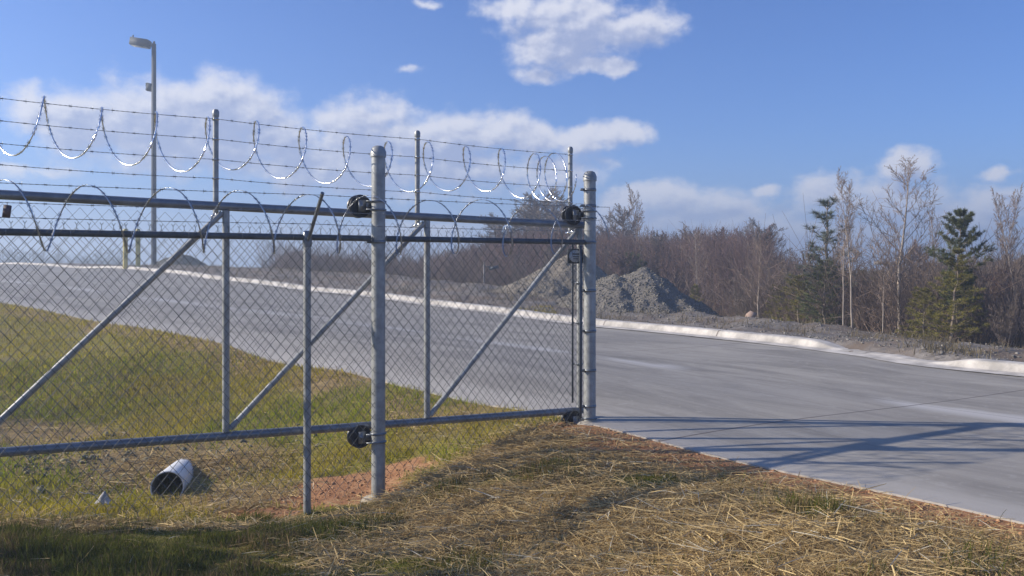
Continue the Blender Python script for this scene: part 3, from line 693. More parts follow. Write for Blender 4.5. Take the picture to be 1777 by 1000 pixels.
# razor coils -------------------------------------------------
def coil(fn, u0, u1, name, label, n_per=40, core=0.0044, mat=None):
    n = int((u1 - u0) * n_per); u = np.linspace(u0, u1, n); pts = np.array([fn(a) for a in u])
    O = pts[0].copy(); pts = pts - O
    t = np.gradient(pts, axis=0); t /= np.linalg.norm(t, axis=1, keepdims=True) + 1e-9
    sd = np.tile(du, (n, 1)); sd -= (sd * t).sum(1, keepdims=True) * t; sd /= np.linalg.norm(sd, axis=1, keepdims=True) + 1e-9
    nm = np.cross(t, sd)
    hw, th = 0.0044, 0.0009
    ring4 = np.stack([pts - sd * hw - nm * th, pts + sd * hw - nm * th, pts + sd * hw + nm * th, pts - sd * hw + nm * th], 1).reshape(-1, 3)
    k = np.arange(4); b = (np.arange(n - 1) * 4)[:, None]
    mb = MB(); mb.add(ring4, np.stack([b + k, b + (k + 1) % 4, b + 4 + (k + 1) % 4, b + 4 + k], -1).reshape(-1, 4))
    mb.tube(pts, core, 6)
    L = np.concatenate([[0], np.cumsum(np.linalg.norm(np.diff(pts, axis=0), axis=1))])
    for s in np.arange(0.02, L[-1], 0.048):
        i = min(n - 2, int(np.searchsorted(L, s))); c, tt, ss_, nn = pts[i], t[i], sd[i], nm[i]
        for sg in (1, -1):
            # paired hooked blades
            a = c + ss_ * hw * sg
            for q in (1, -1):
                tip = a + ss_ * sg * 0.009 + tt * q * 0.015 + nn * 0.002 * q
                mb.add([a - tt * 0.004, a + tt * 0.004, tip, tip + nn * 0.0008], np.array([[0, 1, 2], [0, 3, 1]]))
    o = mb.obj(name, mat or M_razor); o.location = tuple(O); tag(o, label, 'razor wire'); return o
pit = 0.1615
def f_top(u):      # one turn per unit of u; the loops hang from the top strand
    t = (0.718 + (u + 2) * pit) if u < -2 else 0.718 + (u + 2) * 0.045; a = 2 * math.pi * u; ph = 0.6 * math.sin(u * 1.7)
    k = 0.85 if t < -0.45 else 0.35 + 0.5 * max(0, (0.4 - t) / 0.85) if t < 0.4 else -0.25 * float(sstep(t, 0.4, 0.75))
    if u > -2: k = 0.0
    Rr = 0.188 + 0.012 * math.sin(u * 2.3 + 1) + 0.012 * (u > -2)
    tt = t - k * pit / (2 * math.pi) * math.sin(a)
    zc = gt(t) + (0.395 + 0.035 * (t < -0.4)) + 0.015 * math.sin(u * 1.3)
    return gl(tt, 0.03 + Rr * math.sin(a + 0.2), zc + Rr * math.cos(a))
coil(f_top, -26.0, 0.75, 'razor_wire_coil', 'upper coil of shiny razor wire looped through the barbed strands above the sliding gate')
pl = 0.2195
def f_low(u):
    t = -0.7286 + u * pl; a = 2 * math.pi * u; Rr = 0.205 + 0.010 * math.sin(u * 2.9)
    tt = t + 0.55 * pl / (2 * math.pi) * math.sin(a)
    return fl(tt, -0.20 - 0.17 * math.sin(a), 0.300 + 0.012 * math.sin(u * 3.1) + Rr * math.cos(a))
coil(f_low, -11.2, 7.3, 'razor_wire_coil', 'lower coil of shiny razor wire lying along the slanted barbed arms of the fence', core=0.0012, mat=M_razor2)

# sign on the gate end, tag on the wire
sg = empty('sign', tuple(gl(0.868, -0.075, 0.098))); tag(sg, 'small dark framed plate with pale oval and three lines hung by the right gate post', 'sign')
rotd = Matrix.Rotation(math.atan2(du[1], du[0]), 3, 'Z')
mb = MB()
def rrect(w_, h_, r_, n=6):
    pts = []
    for cx, cy, a0 in ((w_ - r_, h_ - r_, 0), (-w_ + r_, h_ - r_, 90), (-w_ + r_, -h_ + r_, 180), (w_ - r_, -h_ + r_, 270)):
        for k in range(n + 1): a = R(a0 + 90 * k / n); pts.append((cx + r_ * math.cos(a), cy + r_ * math.sin(a)))
    return pts
def plate(pts, y0, y1, cx=0, cz=0):
    n = len(pts); V = [((p[0] + cx) * du[0] - yy * nu[0] * -1, (p[0] + cx) * du[1] + yy * nu[1], p[1] + cz) for yy in (y0, y1) for p in pts]
    F = [np.array([list(range(n))]), np.array([list(range(2 * n - 1, n - 1, -1))]), np.array([[k, n + k, n + (k + 1) % n, (k + 1) % n] for k in range(n)])]
    return V, F
mb.add(*plate(rrect(0.078, 0.062, 0.016), 0.0, -0.006)); mb.obj('sign_frame', M_signk, sg)
mb = MB(); mb.add(*plate([(0.066 * math.cos(a), 0.052 * math.sin(a)) for a in np.linspace(0, 2 * math.pi, 33)[:-1]], -0.006, -0.010)); mb.obj('sign_face', M_signw, sg)
mb = MB()
for z, wd_, h_ in ((0.018, 0.072, 0.0090), (-0.004, 0.060, 0.0050), (-0.022, 0.050, 0.0045)):
    x = -wd_ / 2
    while x < wd_ / 2:
        ww = random.uniform(0.006, 0.011); mb.add(*plate(rrect(ww * 0.42, h_ / 1.6, 0.0012, 2), -0.010, -0.0115, x + ww / 2, z)); x += ww
mb.obj('sign_lettering', M_signk, sg)
tg_ = P(12, 367, 5.10); mb = MB(); Rt = Matrix.Rotation(R(8), 3, 'Y') @ Matrix.Rotation(R(20), 3, 'Z')
mb.box((0, 0, 0), (0.042, 0.008, 0.070), Rt); mb.box((0, 0, 0), (0.036, 0.009, 0.076), Rt); mb.tube([(0, 0, 0.03), (0.002, 0.0, 0.052)], 0.002, 5)
o = mb.obj('tag', M_tag); o.location = tg_; tag(o, 'small dark brown tag hanging from a barbed strand at the left edge', 'tag')

# ------------------------------------------------------------ drain pipe
pa = np.array(P(290, 846, 6.75)); pb = np.array(P(327, 812, 8.3)); ax = (pb - pa); Lp = np.linalg.norm(ax); ax /= Lp
pz = Vector(ax); px_ = pz.cross(Vector((0, 0, 1))).normalized(); py_ = px_.cross(pz)
A = Matrix((px_, py_, pz)).transposed().to_4x4()
pipe = empty('drain_pipe', tuple(pa)); tag(pipe, 'white round plastic drain pipe sticking out of the ditch bank', 'pipe')
mb = MB(); ro = 0.124
mb.lathe([(ro - 0.009, 0.02), (ro - 0.009, 0.0), (ro - 0.007, -0.003), (ro, -0.003), (ro, 0.0), (ro, Lp + 0.5)], 36, A); mb.obj('pipe_wall', M_pvc, pipe, True)
mb = MB(); mb.lathe([(ro - 0.0095, 0.012), (ro - 0.0095, Lp + 0.4), (0.001, Lp + 0.4)], 36, A); mb.obj('pipe_bore', simple('pipe_inside', (0.24, 0.24, 0.22), 0.7, 0, 0.2, 6), pipe, True)

# ------------------------------------------------------------ far verge: lamp, bollards, stake, mounds
def gz(x, y): return ground(x, y)
lx, ly = P(267, 0, 47)[:2]; lz = gz(lx, ly) - 0.1; k = 47 / FPX
lamp = empty('street_lamp', (lx, ly, lz)); tag(lamp, 'tall slim lamp pole with a box light head beyond the road', 'street lamp')
top = P(267, 76, 47)[2] - lz
mb = MB(); mb.box((0, 0, top * 0.25), (0.17, 0.17, top * 0.5)); mb.V = []; mb.F = {}; mb.n = 0
sq = []; 
for z, r_ in ((0, 0.105), (top * 0.5, 0.098), (top, 0.09)): sq += [(-r_, -r_, z), (r_, -r_, z), (r_, r_, z), (-r_, r_, z)]
mb.add(sq, np.array([[i * 4 + j, i * 4 + (j + 1) % 4, i * 4 + 4 + (j + 1) % 4, i * 4 + 4 + j] for i in range(2) for j in range(4)] + [[8, 9, 10, 11]])); mb.obj('pole', M_pole, lamp)
mb = MB(); mb.tube([(0, 0, top - 0.15), (-0.30, -0.05, top - 0.08)], 0.05, 8); mb.tube([(0, 0, top - 0.02), (0.02, 0, top + 0.12)], 0.06, 8); mb.obj('arm', M_pole, lamp)
mb = MB(); Rh = Matrix.Rotation(R(9), 3, 'Y'); mb.box((-0.70, -0.08, top + 0.02), (0.98, 0.50, 0.40), Rh)
mb.box((-0.70, -0.08, top + 0.228), (0.90, 0.44, 0.018), Rh); mb.box((-1.10, -0.08, top + 0.36), (0.06, 0.06, 0.18), Rh); hd = mb.obj('lamp_head', M_pole, lamp)
mb = MB(); mb.box((-0.72, -0.08, top - 0.195), (0.80, 0.40, 0.02), Rh); mb.obj('lens', simple('lamp_lens', (0.5, 0.5, 0.48), 0.3), hd)
zc = P(267, 152, 47)[2] - lz
mb = MB(); mb.box((-0.22, -0.05, zc), (0.26, 0.24, 0.42), Matrix.Rotation(R(12), 3, 'Y')); mb.tube([(0, 0, zc - 0.1), (-0.2, 0, zc - 0.1)], 0.03, 6); mb.box((-0.36, -0.05, zc + 0.12), (0.05, 0.2, 0.2)); mb.obj('floodlight', M_pole, lamp)
for px, lab in ((217.5, 'left of two yellow bollards beside the lamp pole beyond the road'), (239.5, 'right of two yellow bollards, next to the lamp pole beyond the road')):
    x, y = P(px, 0, 40)[:2]; zg = gz(x, y) - 0.05; h = P(px, 397, 40)[2] - zg
    bo = empty('bollard', (x, y, zg)); tag(bo, lab, 'bollard', 'yellow bollards beyond the road')
    mb = MB(); mb.lathe([(0.105, 0), (0.105, h - 0.10)], 16); mb.obj('bollard_body', M_yellow, bo, True)
    mb = MB(); mb.lathe([(0.108, h - 0.16), (0.108, h - 0.08), (0.09, h - 0.03), (0.05, h - 0.005), (0.001, h)], 16); mb.obj('bollard_cap', M_yellow, bo, True)
x, y, _ = P(840, 505, 29.5); zg = gz(x, y)
sk = empty('marker_stake', (x, y, zg)); tag(sk, 'thin grey stake standing on the verge beyond the road', 'stake')
mb = MB(); mb.box((0, 0, 0.42), (0.05, 0.04, 0.95)); mb.obj('stake_shaft', M_wood, sk)
mb = MB(); mb.box((0.33, 0.02, 0.70), (0.34, 0.03, 0.10), Matrix.Rotation(R(-14), 3, 'Y')); mb.box((0.13, 0.0, 0.74), (0.20, 0.02, 0.03)); mb.obj('stake_board', M_dark, sk)
# timber platform in the wood
x, y = P(1545, 0, 26)[:2]; zg = gz(x, y); zt = P(0, 459, 26)[2] - zg
pf = empty('wooden_stand', (x, y, zg)); tag(pf, 'dark T-shaped stand with flat top among the trees behind the right verge', 'stand')
mb = MB(); mb.box((0, 0, zt / 2), (0.10, 0.10, zt)); mb.box((0.06, 0, zt - 0.25), (0.06, 0.05, 0.5), Matrix.Rotation(R(25), 3, 'Y')); mb.obj('stand_post', M_wood, pf)
mb = MB(); mb.box((0.03, 0, zt + 0.02), (0.36, 0.4, 0.10)); mb.box((0.24, 0, zt + 0.01), (0.12, 0.3, 0.05), Matrix.Rotation(R(28), 3, 'Y')); mb.obj('stand_top', M_dark, pf)
mb = MB(); mb.box((-0.30, 0, zt + 0.04), (0.27, 0.3, 0.10)); mb.obj('stand_box', M_wood, pf)

# stones: deformed little polyhedra, vectorised
ICO_V = np.array([[0, 0, 1], [0.9, 0, 0.35], [0.25, 0.85, 0.4], [-0.75, 0.5, 0.3], [-0.7, -0.55, 0.4], [0.3, -0.85, 0.3], [0.6, 0.6, -0.5], [-0.3, 0.8, -0.5], [-0.85, -0.1, -0.5], [-0.1, -0.8, -0.55], [0.75, -0.4, -0.5], [0, 0, -1]])
ICO_F = np.array([[0, 1, 2], [0, 2, 3], [0, 3, 4], [0, 4, 5], [0, 5, 1], [1, 6, 2], [2, 7, 3], [3, 8, 4], [4, 9, 5], [5, 10, 1], [6, 7, 2], [7, 8, 3], [8, 9, 4], [9, 10, 5], [10, 6, 1], [11, 7, 6], [11, 8, 7], [11, 9, 8], [11, 10, 9], [11, 6, 10]])
def stones(pos, size, cols):
    n = len(pos); V = np.tile(ICO_V, (n, 1, 1)) * (0.7 + 0.6 * rng.random((n, 12, 1)))
    V *= np.array([1, 1, 0.65]) * (0.6 + 0.8 * rng.random((n, 1, 3)))
    a = rng.random(n) * 6.28; ca, sa = np.cos(a)[:, None], np.sin(a)[:, None]
    V = np.stack([V[:, :, 0] * ca - V[:, :, 1] * sa, V[:, :, 0] * sa + V[:, :, 1] * ca, V[:, :, 2]], -1) * size[:, None, None] + pos[:, None]
    F = (ICO_F[None] + (np.arange(n) * 12)[:, None, None]).reshape(-1, 3)
    return V.reshape(-1, 3), F, np.repeat(cols, 12, 0)
def greys(n, lo=0.10, hi=0.34, warm=0.9): 
    g = lo + (hi - lo) * rng.random((n, 1)) ** 1.5; return np.hstack([g * 1.07, g * 0.97, g * (warm * 0.5 + 0.42)])
def pile(name, lab, cat, peaks, x0, x1, y0, y1, nst, base=(0.24, 0.21, 0.17), rough=0.055, res=110, sz=(0.015, 0.06)):
    X, Y = np.meshgrid(np.linspace(x0, x1, res), np.linspace(y0, y1, res), indexing='ij')
    def hh(X, Y):
        h = np.full(X.shape, -9.0)
        for (cx, cy, hz, rx, ry, ex) in peaks:
            ang = np.arctan2(Y - cy, X - cx); d = np.hypot((X - cx) / rx, (Y - cy) / ry) * (1 + 0.22 * (vnoise(np.cos(ang) * 2, np.sin(ang) * 2, 1, 4) - 0.5) + 0.12 * (vnoise(np.cos(ang) * 5, np.sin(ang) * 5, 1, 9) - 0.5))
            h = np.maximum(h, hz * (1 - np.sqrt(d * d + 0.004) ** ex))
        return h
    H = hh(X, Y); g = height(X, Y); body = np.where(H > -0.15, H, -0.15)
    Z = g + body + (fbm(X, Y, 3.5, 6, 4) - 0.5) * rough * 2 * (body > -0.1)
    O = np.array([(x0 + x1) / 2, (y0 + y1) / 2, float(g.min())])
    V = np.stack([X, Y, Z], -1).reshape(-1, 3); n = res
    ii, jj = np.meshgrid(np.arange(n - 1), np.arange(n - 1), indexing='ij'); b0 = (ii * n + jj).ravel(); F = np.stack([b0, b0 + n, b0 + n + 1, b0 + 1], -1)
    kp = (body.ravel()[F].max(1) > -0.14); F = F[kp]
    cb_ = np.array(base)[None] * (0.75 + 0.5 * fbm(V[:, 0], V[:, 1], 5, 3)[:, None])
    # loose stones over the surface, part of the same heap
    px = rng.uniform(x0, x1, nst * 3); py = rng.uniform(y0, y1, nst * 3); h = hh(px, py); s = h > 0.0; px, py, h = px[s][:nst], py[s][:nst], h[s][:nst]
    pz = height(px, py) + h + (fbm(px, py, 3.5, 6, 4) - 0.5) * rough * 2
    Vs, Fs, Cs = stones(np.stack([px, py, pz], -1), sz[0] + (sz[1] - sz[0]) * rng.random(len(px)) ** 2.5, greys(len(px), 0.11, 0.29, 0.72))
    Va = np.vstack([V, Vs]) - O; me = mesh_np(name, Va, [F, Fs + len(V)], M_stone, False, col={'Col': np.vstack([cb_, Cs])})
    o = link(name, me, None, O); tag(o, lab, cat); return o
c1 = P(985, 0, 25.5); c2 = P(1112, 0, 23.0); c3 = P(1150, 0, 28); 
pile('gravel_pile', 'tall tan gravel heap directly behind the right gate post', 'gravel pile', [(P(1005, 0, 26)[0], 26.0, 1.62, 2.1, 2.0, 1.0), (P(955, 0, 25.5)[0], 25.5, 0.75, 1.7, 1.8, 1.0), (P(1060, 0, 27)[0], 27, 1.15, 1.6, 1.6, 1.0)], -2, 5.2, 22.8, 29.2, 9000, (0.21, 0.18, 0.14), sz=(0.009, 0.030))
pile('gravel_pile', 'pointed grey gravel heap right of the gate post with a shaded right side', 'gravel pile', [(c2[0] + 0.05, 22.6, 1.18, 1.95, 1.9, 1.0), (c2[0] - 0.8, 22.4, 0.95, 1.5, 1.6, 1.0), (c2[0] + 0.9, 22.8, 0.50, 1.5, 1.3, 1.0)], 0.2, 6.4, 20.4, 25.2, 11000, (0.18, 0.16, 0.135), sz=(0.009, 0.034))
mx, my = P(322, 0, 52)[:2]
pile('soil_mound', 'dark distant soil mound right of the lamp pole beyond the kerb', 'mound', [(mx, my, 1.0, 2.1, 2.5, 1.2)], mx - 4, mx + 4, my - 4, my + 4, 300, (0.10, 0.095, 0.07), 0.1, 60, (0.03, 0.1))

# loose stones on the verge (uncountable) and in the ditch
def in_verge(n, dmax):
    i = rng.integers(0, len(kc) - 1, n); d = 0.42 + rng.random(n) ** 1.3 * dmax
    x = kc[i, 0] + nrm[i, 0] * d + rng.normal(size=n) * 0.1; y = kc[i, 1] + nrm[i, 1] * d + rng.normal(size=n) * 0.1
    s = (y > 9) & (y < 45) & (np.abs(x / y) < 0.75); return x[s], y[s]
x, y = in_verge(26000, 4.5); z = height(x, y)
Vs, Fs, Cs = stones(np.stack([x, y, z], -1), 0.006 + 0.020 * rng.random(len(x)) ** 3, greys(len(x), 0.12, 0.32, 0.80))
tag(link('verge_gravel', mesh_np('verge_gravel', Vs, Fs, M_stone, col={'Col': Cs})), kind='stuff', label='loose grey gravel scattered on the verge behind the kerb', cat='gravel')
n = 900; x = -3.6 + rng.normal(size=n) * 0.85; y = 7.6 + rng.normal(size=n) * 0.5; z = height(x, y)
Vs, Fs, Cs = stones(np.stack([x, y, z + 0.005], -1), 0.006 + 0.030 * rng.random(n) ** 3, greys(n, 0.15, 0.32, 0.45))
tag(link('ditch_stones', mesh_np('ditch_stones', Vs, Fs, M_stone, col={'Col': Cs})), kind='stuff', label='grey stones lying in the ditch beside the drain pipe', cat='stones')

# clods over the bare clay
x = rng.uniform(-2.6, 4.0, 60000); y = rng.uniform(3.6, 7.6, 60000); ii_ = ~inpoly(x, y, poly); x, y = x[ii_], y[ii_]; dn_ = dpoly(x, y, NE)
_, zcl, _, _ = zones(x, y, dn_, np.full(x.shape, 99.0), np.zeros(x.shape, bool)); k_ = rng.random(len(x)) < np.clip(zcl - 0.3, 0, 1) * 0.9; x, y = x[k_], y[k_]; n = len(x)
g = rng.random((n, 1)); Vs, Fs, Cs = stones(np.stack([x, y, height(x, y)], -1), 0.003 + 0.014 * rng.random(n) ** 4, np.array((0.30, 0.14, 0.065)) * (1 - g) + np.array((0.48, 0.28, 0.15)) * g)
tag(link('clay_clods', mesh_np('clay_clods', Vs, Fs, M_stone, col={'Col': Cs})), kind='stuff', label='crumbly orange clay clods around the posts and along the slab edge', cat='soil')

# crumpled rag in the grass
rp_ = P(180, 868, 6.05); rz = ground(rp_[0], rp_[1])
rag = empty('plastic_scrap', (rp_[0], rp_[1], rz)); tag(rag, 'crumpled whitish scrap with loose strings lying on the green grass behind the fence', 'litter')
a = np.linspace(0, 1, 12); AX, AY = np.meshgrid(a, a, indexing='ij')
Vx = (AX - 0.5) * 0.11 * (1 - 0.4 * AY); Vy = (AY - 0.5) * 0.09; Vz = 0.03 + 0.085 * np.exp(-((AX - 0.5) ** 2 + (AY - 0.55) ** 2) * 7) + (fbm(AX, AY, 6, 14) - 0.5) * 0.05
b0 = np.array([i * 12 + j for i in range(11) for j in range(11)])
link('scrap_sheet', mesh_np('scrap_sheet', np.stack([Vx, Vy, Vz], -1).reshape(-1, 3), np.stack([b0, b0 + 12, b0 + 13, b0 + 1], -1), M_rag, True), rag)
mb = MB(); mb.tube([(-0.04, 0, 0.08), (-0.09, 0.0, 0.10), (-0.14, 0.01, 0.095), (-0.17, 0.0, 0.11)], 0.003, 5); mb.obj('string', M_rag, rag); mb = MB(); mb.tube([(0.02, -0.03, 0.04), (0.05, -0.05, 0.0), (0.10, -0.06, 0.02), (0.13, -0.08, 0.0)], 0.003, 5); mb.obj('string', M_rag, rag)
x, y, _ = P(1302, 0, 18.2); 
Vs, Fs, Cs = stones(np.array([[0, 0, 0.03]]), np.array([0.13]), np.array([[0.36, 0.26, 0.20]]))
tag(link('rock', mesh_np('rock', Vs, Fs, M_stone, col={'Col': Cs}), None, (x, y, gz(x, y))), 'pale pinkish rock on the verge below the bare trees', 'rock')

# ------------------------------------------------------------ grass and straw (uncountable)
def blades(x, y, L, wdt, lean, cols, curl=0.5, lie=False):
    """two-segment tapered blades"""
    n = len(x); z = height(x, y); a = rng.random(n) * 6.283
    if lie:
        p0 = np.stack([x, y, z + 0.004 + rng.random(n) * 0.028], -1)
        sl = rng.normal(size=n) * lean; d = np.stack([np.cos(a) * np.cos(sl), np.sin(a) * np.cos(sl), np.sin(sl)], -1)
        p1 = p0 + d * L[:, None] * 0.5 + np.array([0, 0, 1]) * (rng.random(n) * 0.005)[:, None]; p2 = p0 + d * L[:, None] + np.stack([-np.sin(a), np.cos(a), 0 * a], -1) * (rng.normal(size=n) * 0.022 * L)[:, None]
        p2[:, 2] = np.maximum(p2[:, 2], z - 0.01); 
    else:
        p0 = np.stack([x, y, z - 0.004], -1); th = np.abs(rng.normal(size=n)) * lean
        h = np.stack([np.cos(a) * np.sin(th), np.sin(a) * np.sin(th), np.cos(th)], -1); th2 = th + curl * rng.random(n)
        h2 = np.stack([np.cos(a) * np.sin(th2), np.sin(a) * np.sin(th2), np.cos(th2)], -1)
        p1 = p0 + h * L[:, None] * 0.55; p2 = p1 + h2 * L[:, None] * 0.45
    a2 = rng.random(n) * 6.283 if not lie else a + 1.5708
    s = np.stack([np.cos(a2), np.sin(a2), (rng.random(n) - 0.5) * (1.4 if lie else 0.2)], -1) * (wdt / 2)[:, None]
    V = np.stack([p0 - s, p0 + s, p1 + s * 0.85, p1 - s * 0.85, p2], 1) if not lie else np.stack([p0 - s, p0 + s, p1 + s, p1 - s, p2 + s * 0.6, p2 - s * 0.6], 1)
    k = V.shape[1]; b = (np.arange(n) * k)[:, None]
    if lie: F = [np.concatenate([b + np.array([0, 1, 2, 3]), b + np.array([3, 2, 4, 5])])]
    else: F = [b + np.array([0, 1, 2, 3]), b + np.array([3, 2, 4])]
    return V.reshape(-1, 3), F, np.repeat(cols, k, 0)
def pick(n, x0, x1, y0, y1, wfun):
    x = rng.uniform(x0, x1, n); y = rng.uniform(y0, y1, n)
    s = (np.abs(x) < (y * 0.62 + 0.35)); x, y = x[s], y[s]
    ins_ = inpoly(x, y, poly); x, y = x[~ins_], y[~ins_]
    dn = dpoly(x, y, NE); df = np.full(x.shape, 99.0)
    zst, zcl, zgr, zfo = zones(x, y, dn, df, np.zeros(x.shape, bool))
    k = rng.random(len(x)) < wfun(x, y, zst, zcl, dn); return x[k], y[k], zst[k]
def gcols(n, a, b, t): 
    k = rng.random((n, 1)); return (np.array(a) * (1 - k) + np.array(b) * k) * (0.7 + 0.6 * rng.random((n, 1)))
clump = lambda x, y: fbm(x, y, 2.6, 31, 3)
def far_side(x, y): return (-(x + 1.0) * 0.49 + (y - 6.35) * 0.87) > 0
# short dense turf close by on the left
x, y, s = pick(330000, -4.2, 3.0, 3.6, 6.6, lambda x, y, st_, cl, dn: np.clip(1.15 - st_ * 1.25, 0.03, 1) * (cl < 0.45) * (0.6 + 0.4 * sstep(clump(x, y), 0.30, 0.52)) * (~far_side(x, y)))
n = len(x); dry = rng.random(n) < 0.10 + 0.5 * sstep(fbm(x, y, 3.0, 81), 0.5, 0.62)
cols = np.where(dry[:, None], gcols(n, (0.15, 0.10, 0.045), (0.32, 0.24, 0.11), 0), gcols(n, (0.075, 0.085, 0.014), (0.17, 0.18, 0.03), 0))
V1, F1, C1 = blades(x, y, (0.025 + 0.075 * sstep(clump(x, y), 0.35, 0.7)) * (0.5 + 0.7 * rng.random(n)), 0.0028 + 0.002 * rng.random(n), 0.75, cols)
# greener, longer grass in the ditch behind the fence
x, y, s = pick(330000, -14, 1.2, 5.3, 12.5, lambda x, y, st_, cl, dn: np.clip(1.05 - st_ * 1.1, 0.04, 1) * (cl < 0.5) * far_side(x, y) * (0.35 + 0.65 * sstep(fbm(x, y, 1.5, 33), 0.3, 0.6)))
n = len(x); dry = rng.random(n) < (0.16 + 0.25 * sstep(y, 7, 11))
gr = sstep(fbm(x, y, 0.6, 35), 0.38, 0.62)[:, None]
cols = np.where(dry[:, None], gcols(n, (0.26, 0.20, 0.09), (0.36, 0.29, 0.14), 0), gcols(n, (0.19, 0.235, 0.012), (0.31, 0.35, 0.02), 0) * gr + gcols(n, (0.33, 0.27, 0.022), (0.46, 0.37, 0.04), 0) * (1 - gr))
V2, F2, C2 = blades(x, y, 0.03 + 0.06 * rng.random(n), 0.004 + 0.004 * rng.random(n), 0.7, cols)
x, y, s = pick(150000, -20, 1.0, 10, 21, lambda x, y, st_, cl, dn: 0.9 * (0.4 + 0.6 * sstep(fbm(x, y, 1.2, 33), 0.3, 0.6)))
n = len(x); dry = rng.random(n) < 0.3
cols = np.where(dry[:, None], gcols(n, (0.26, 0.20, 0.09), (0.36, 0.29, 0.14), 0), gcols(n, (0.33, 0.28, 0.022), (0.46, 0.375, 0.04), 0))
V3, F3, C3 = blades(x, y, 0.03 + 0.06 * rng.random(n), 0.008 + 0.008 * rng.random(n), 0.8, cols)
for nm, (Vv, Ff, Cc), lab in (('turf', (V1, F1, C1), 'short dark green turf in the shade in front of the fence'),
                              ('ditch_grass', (V2, F2, C2), 'bright green and yellowish grass in the ditch behind the fence'),
                              ('bank_grass', (V3, F3, C3), 'yellow-green grass between the ditch and the road')):
    tag(link(nm, mesh_np(nm, Vv, Ff, M_blade, col={'Col': Cc})), kind='stuff', label=lab, cat='grass')
def scols(n):
    k = rng.random((n, 1)) ** 1.3; c = np.array((0.30, 0.20, 0.085)) * (1 - k) + np.array((0.80, 0.60, 0.28)) * k
    c = np.where(rng.random((n, 1)) < 0.05, np.array((0.62, 0.56, 0.42)), c); return c
x, y, s = pick(240000, -3.5, 5.2, 3.2, 8.0, lambda x, y, st_, cl, dn: np.clip((st_ - 0.15) * 1.3, 0.02, 1) * (1 - 0.75 * sstep(cl, 0.4, 0.9)) * sstep(dn, 0.02, 0.2) * (0.35 + 0.65 * sstep(clump(x + 9, y), 0.25, 0.5)))
n = len(x); Vv, Ff, Cc = blades(x, y, 0.04 + 0.20 * rng.random(n) ** 1.8, 0.0020 + 0.0032 * rng.random(n) ** 1.5, 0.14, scols(n), lie=True)
tag(link('straw_mulch', mesh_np('straw_mulch', Vv, Ff, M_straw, col={'Col': Cc})), kind='stuff', label='loose tan straw strewn over the bank in front of the gate', cat='straw')
x, y, s = pick(110000, -12, 1.5, 6.2, 14, lambda x, y, st_, cl, dn: np.clip(0.03 + (st_ - 0.35) * 0.8, 0.03, 0.8) * far_side(x, y) * (cl < 0.5))
n = len(x); Vv, Ff, Cc = blades(x, y, 0.05 + 0.14 * rng.random(n) ** 1.6, 0.003 + 0.004 * rng.random(n), 0.14, scols(n) * 0.9, lie=True)
tag(link('ditch_straw', mesh_np('ditch_straw', Vv, Ff, M_straw, col={'Col': Cc})), kind='stuff', label='old straw lying in patches in the ditch around the drain pipe', cat='straw')
# dry grass tufts along the far verge edge
x, y = in_verge(30000, 6.5); keep_ = fbm(x, y, 1.3, 44) > 0.52; x, y = x[keep_], y[keep_]; n = len(x)
Vv, Ff, Cc = blades(x, y, 0.05 + 0.16 * rng.random(n), 0.008 + 0.006 * rng.random(n), 0.7, gcols(n, (0.16, 0.13, 0.08), (0.27, 0.22, 0.13), 0))
tag(link('verge_weeds', mesh_np('verge_weeds', Vv, Ff, M_blade, col={'Col': Cc})), kind='stuff', label='dry brown weeds among the gravel beyond the kerb', cat='weeds')

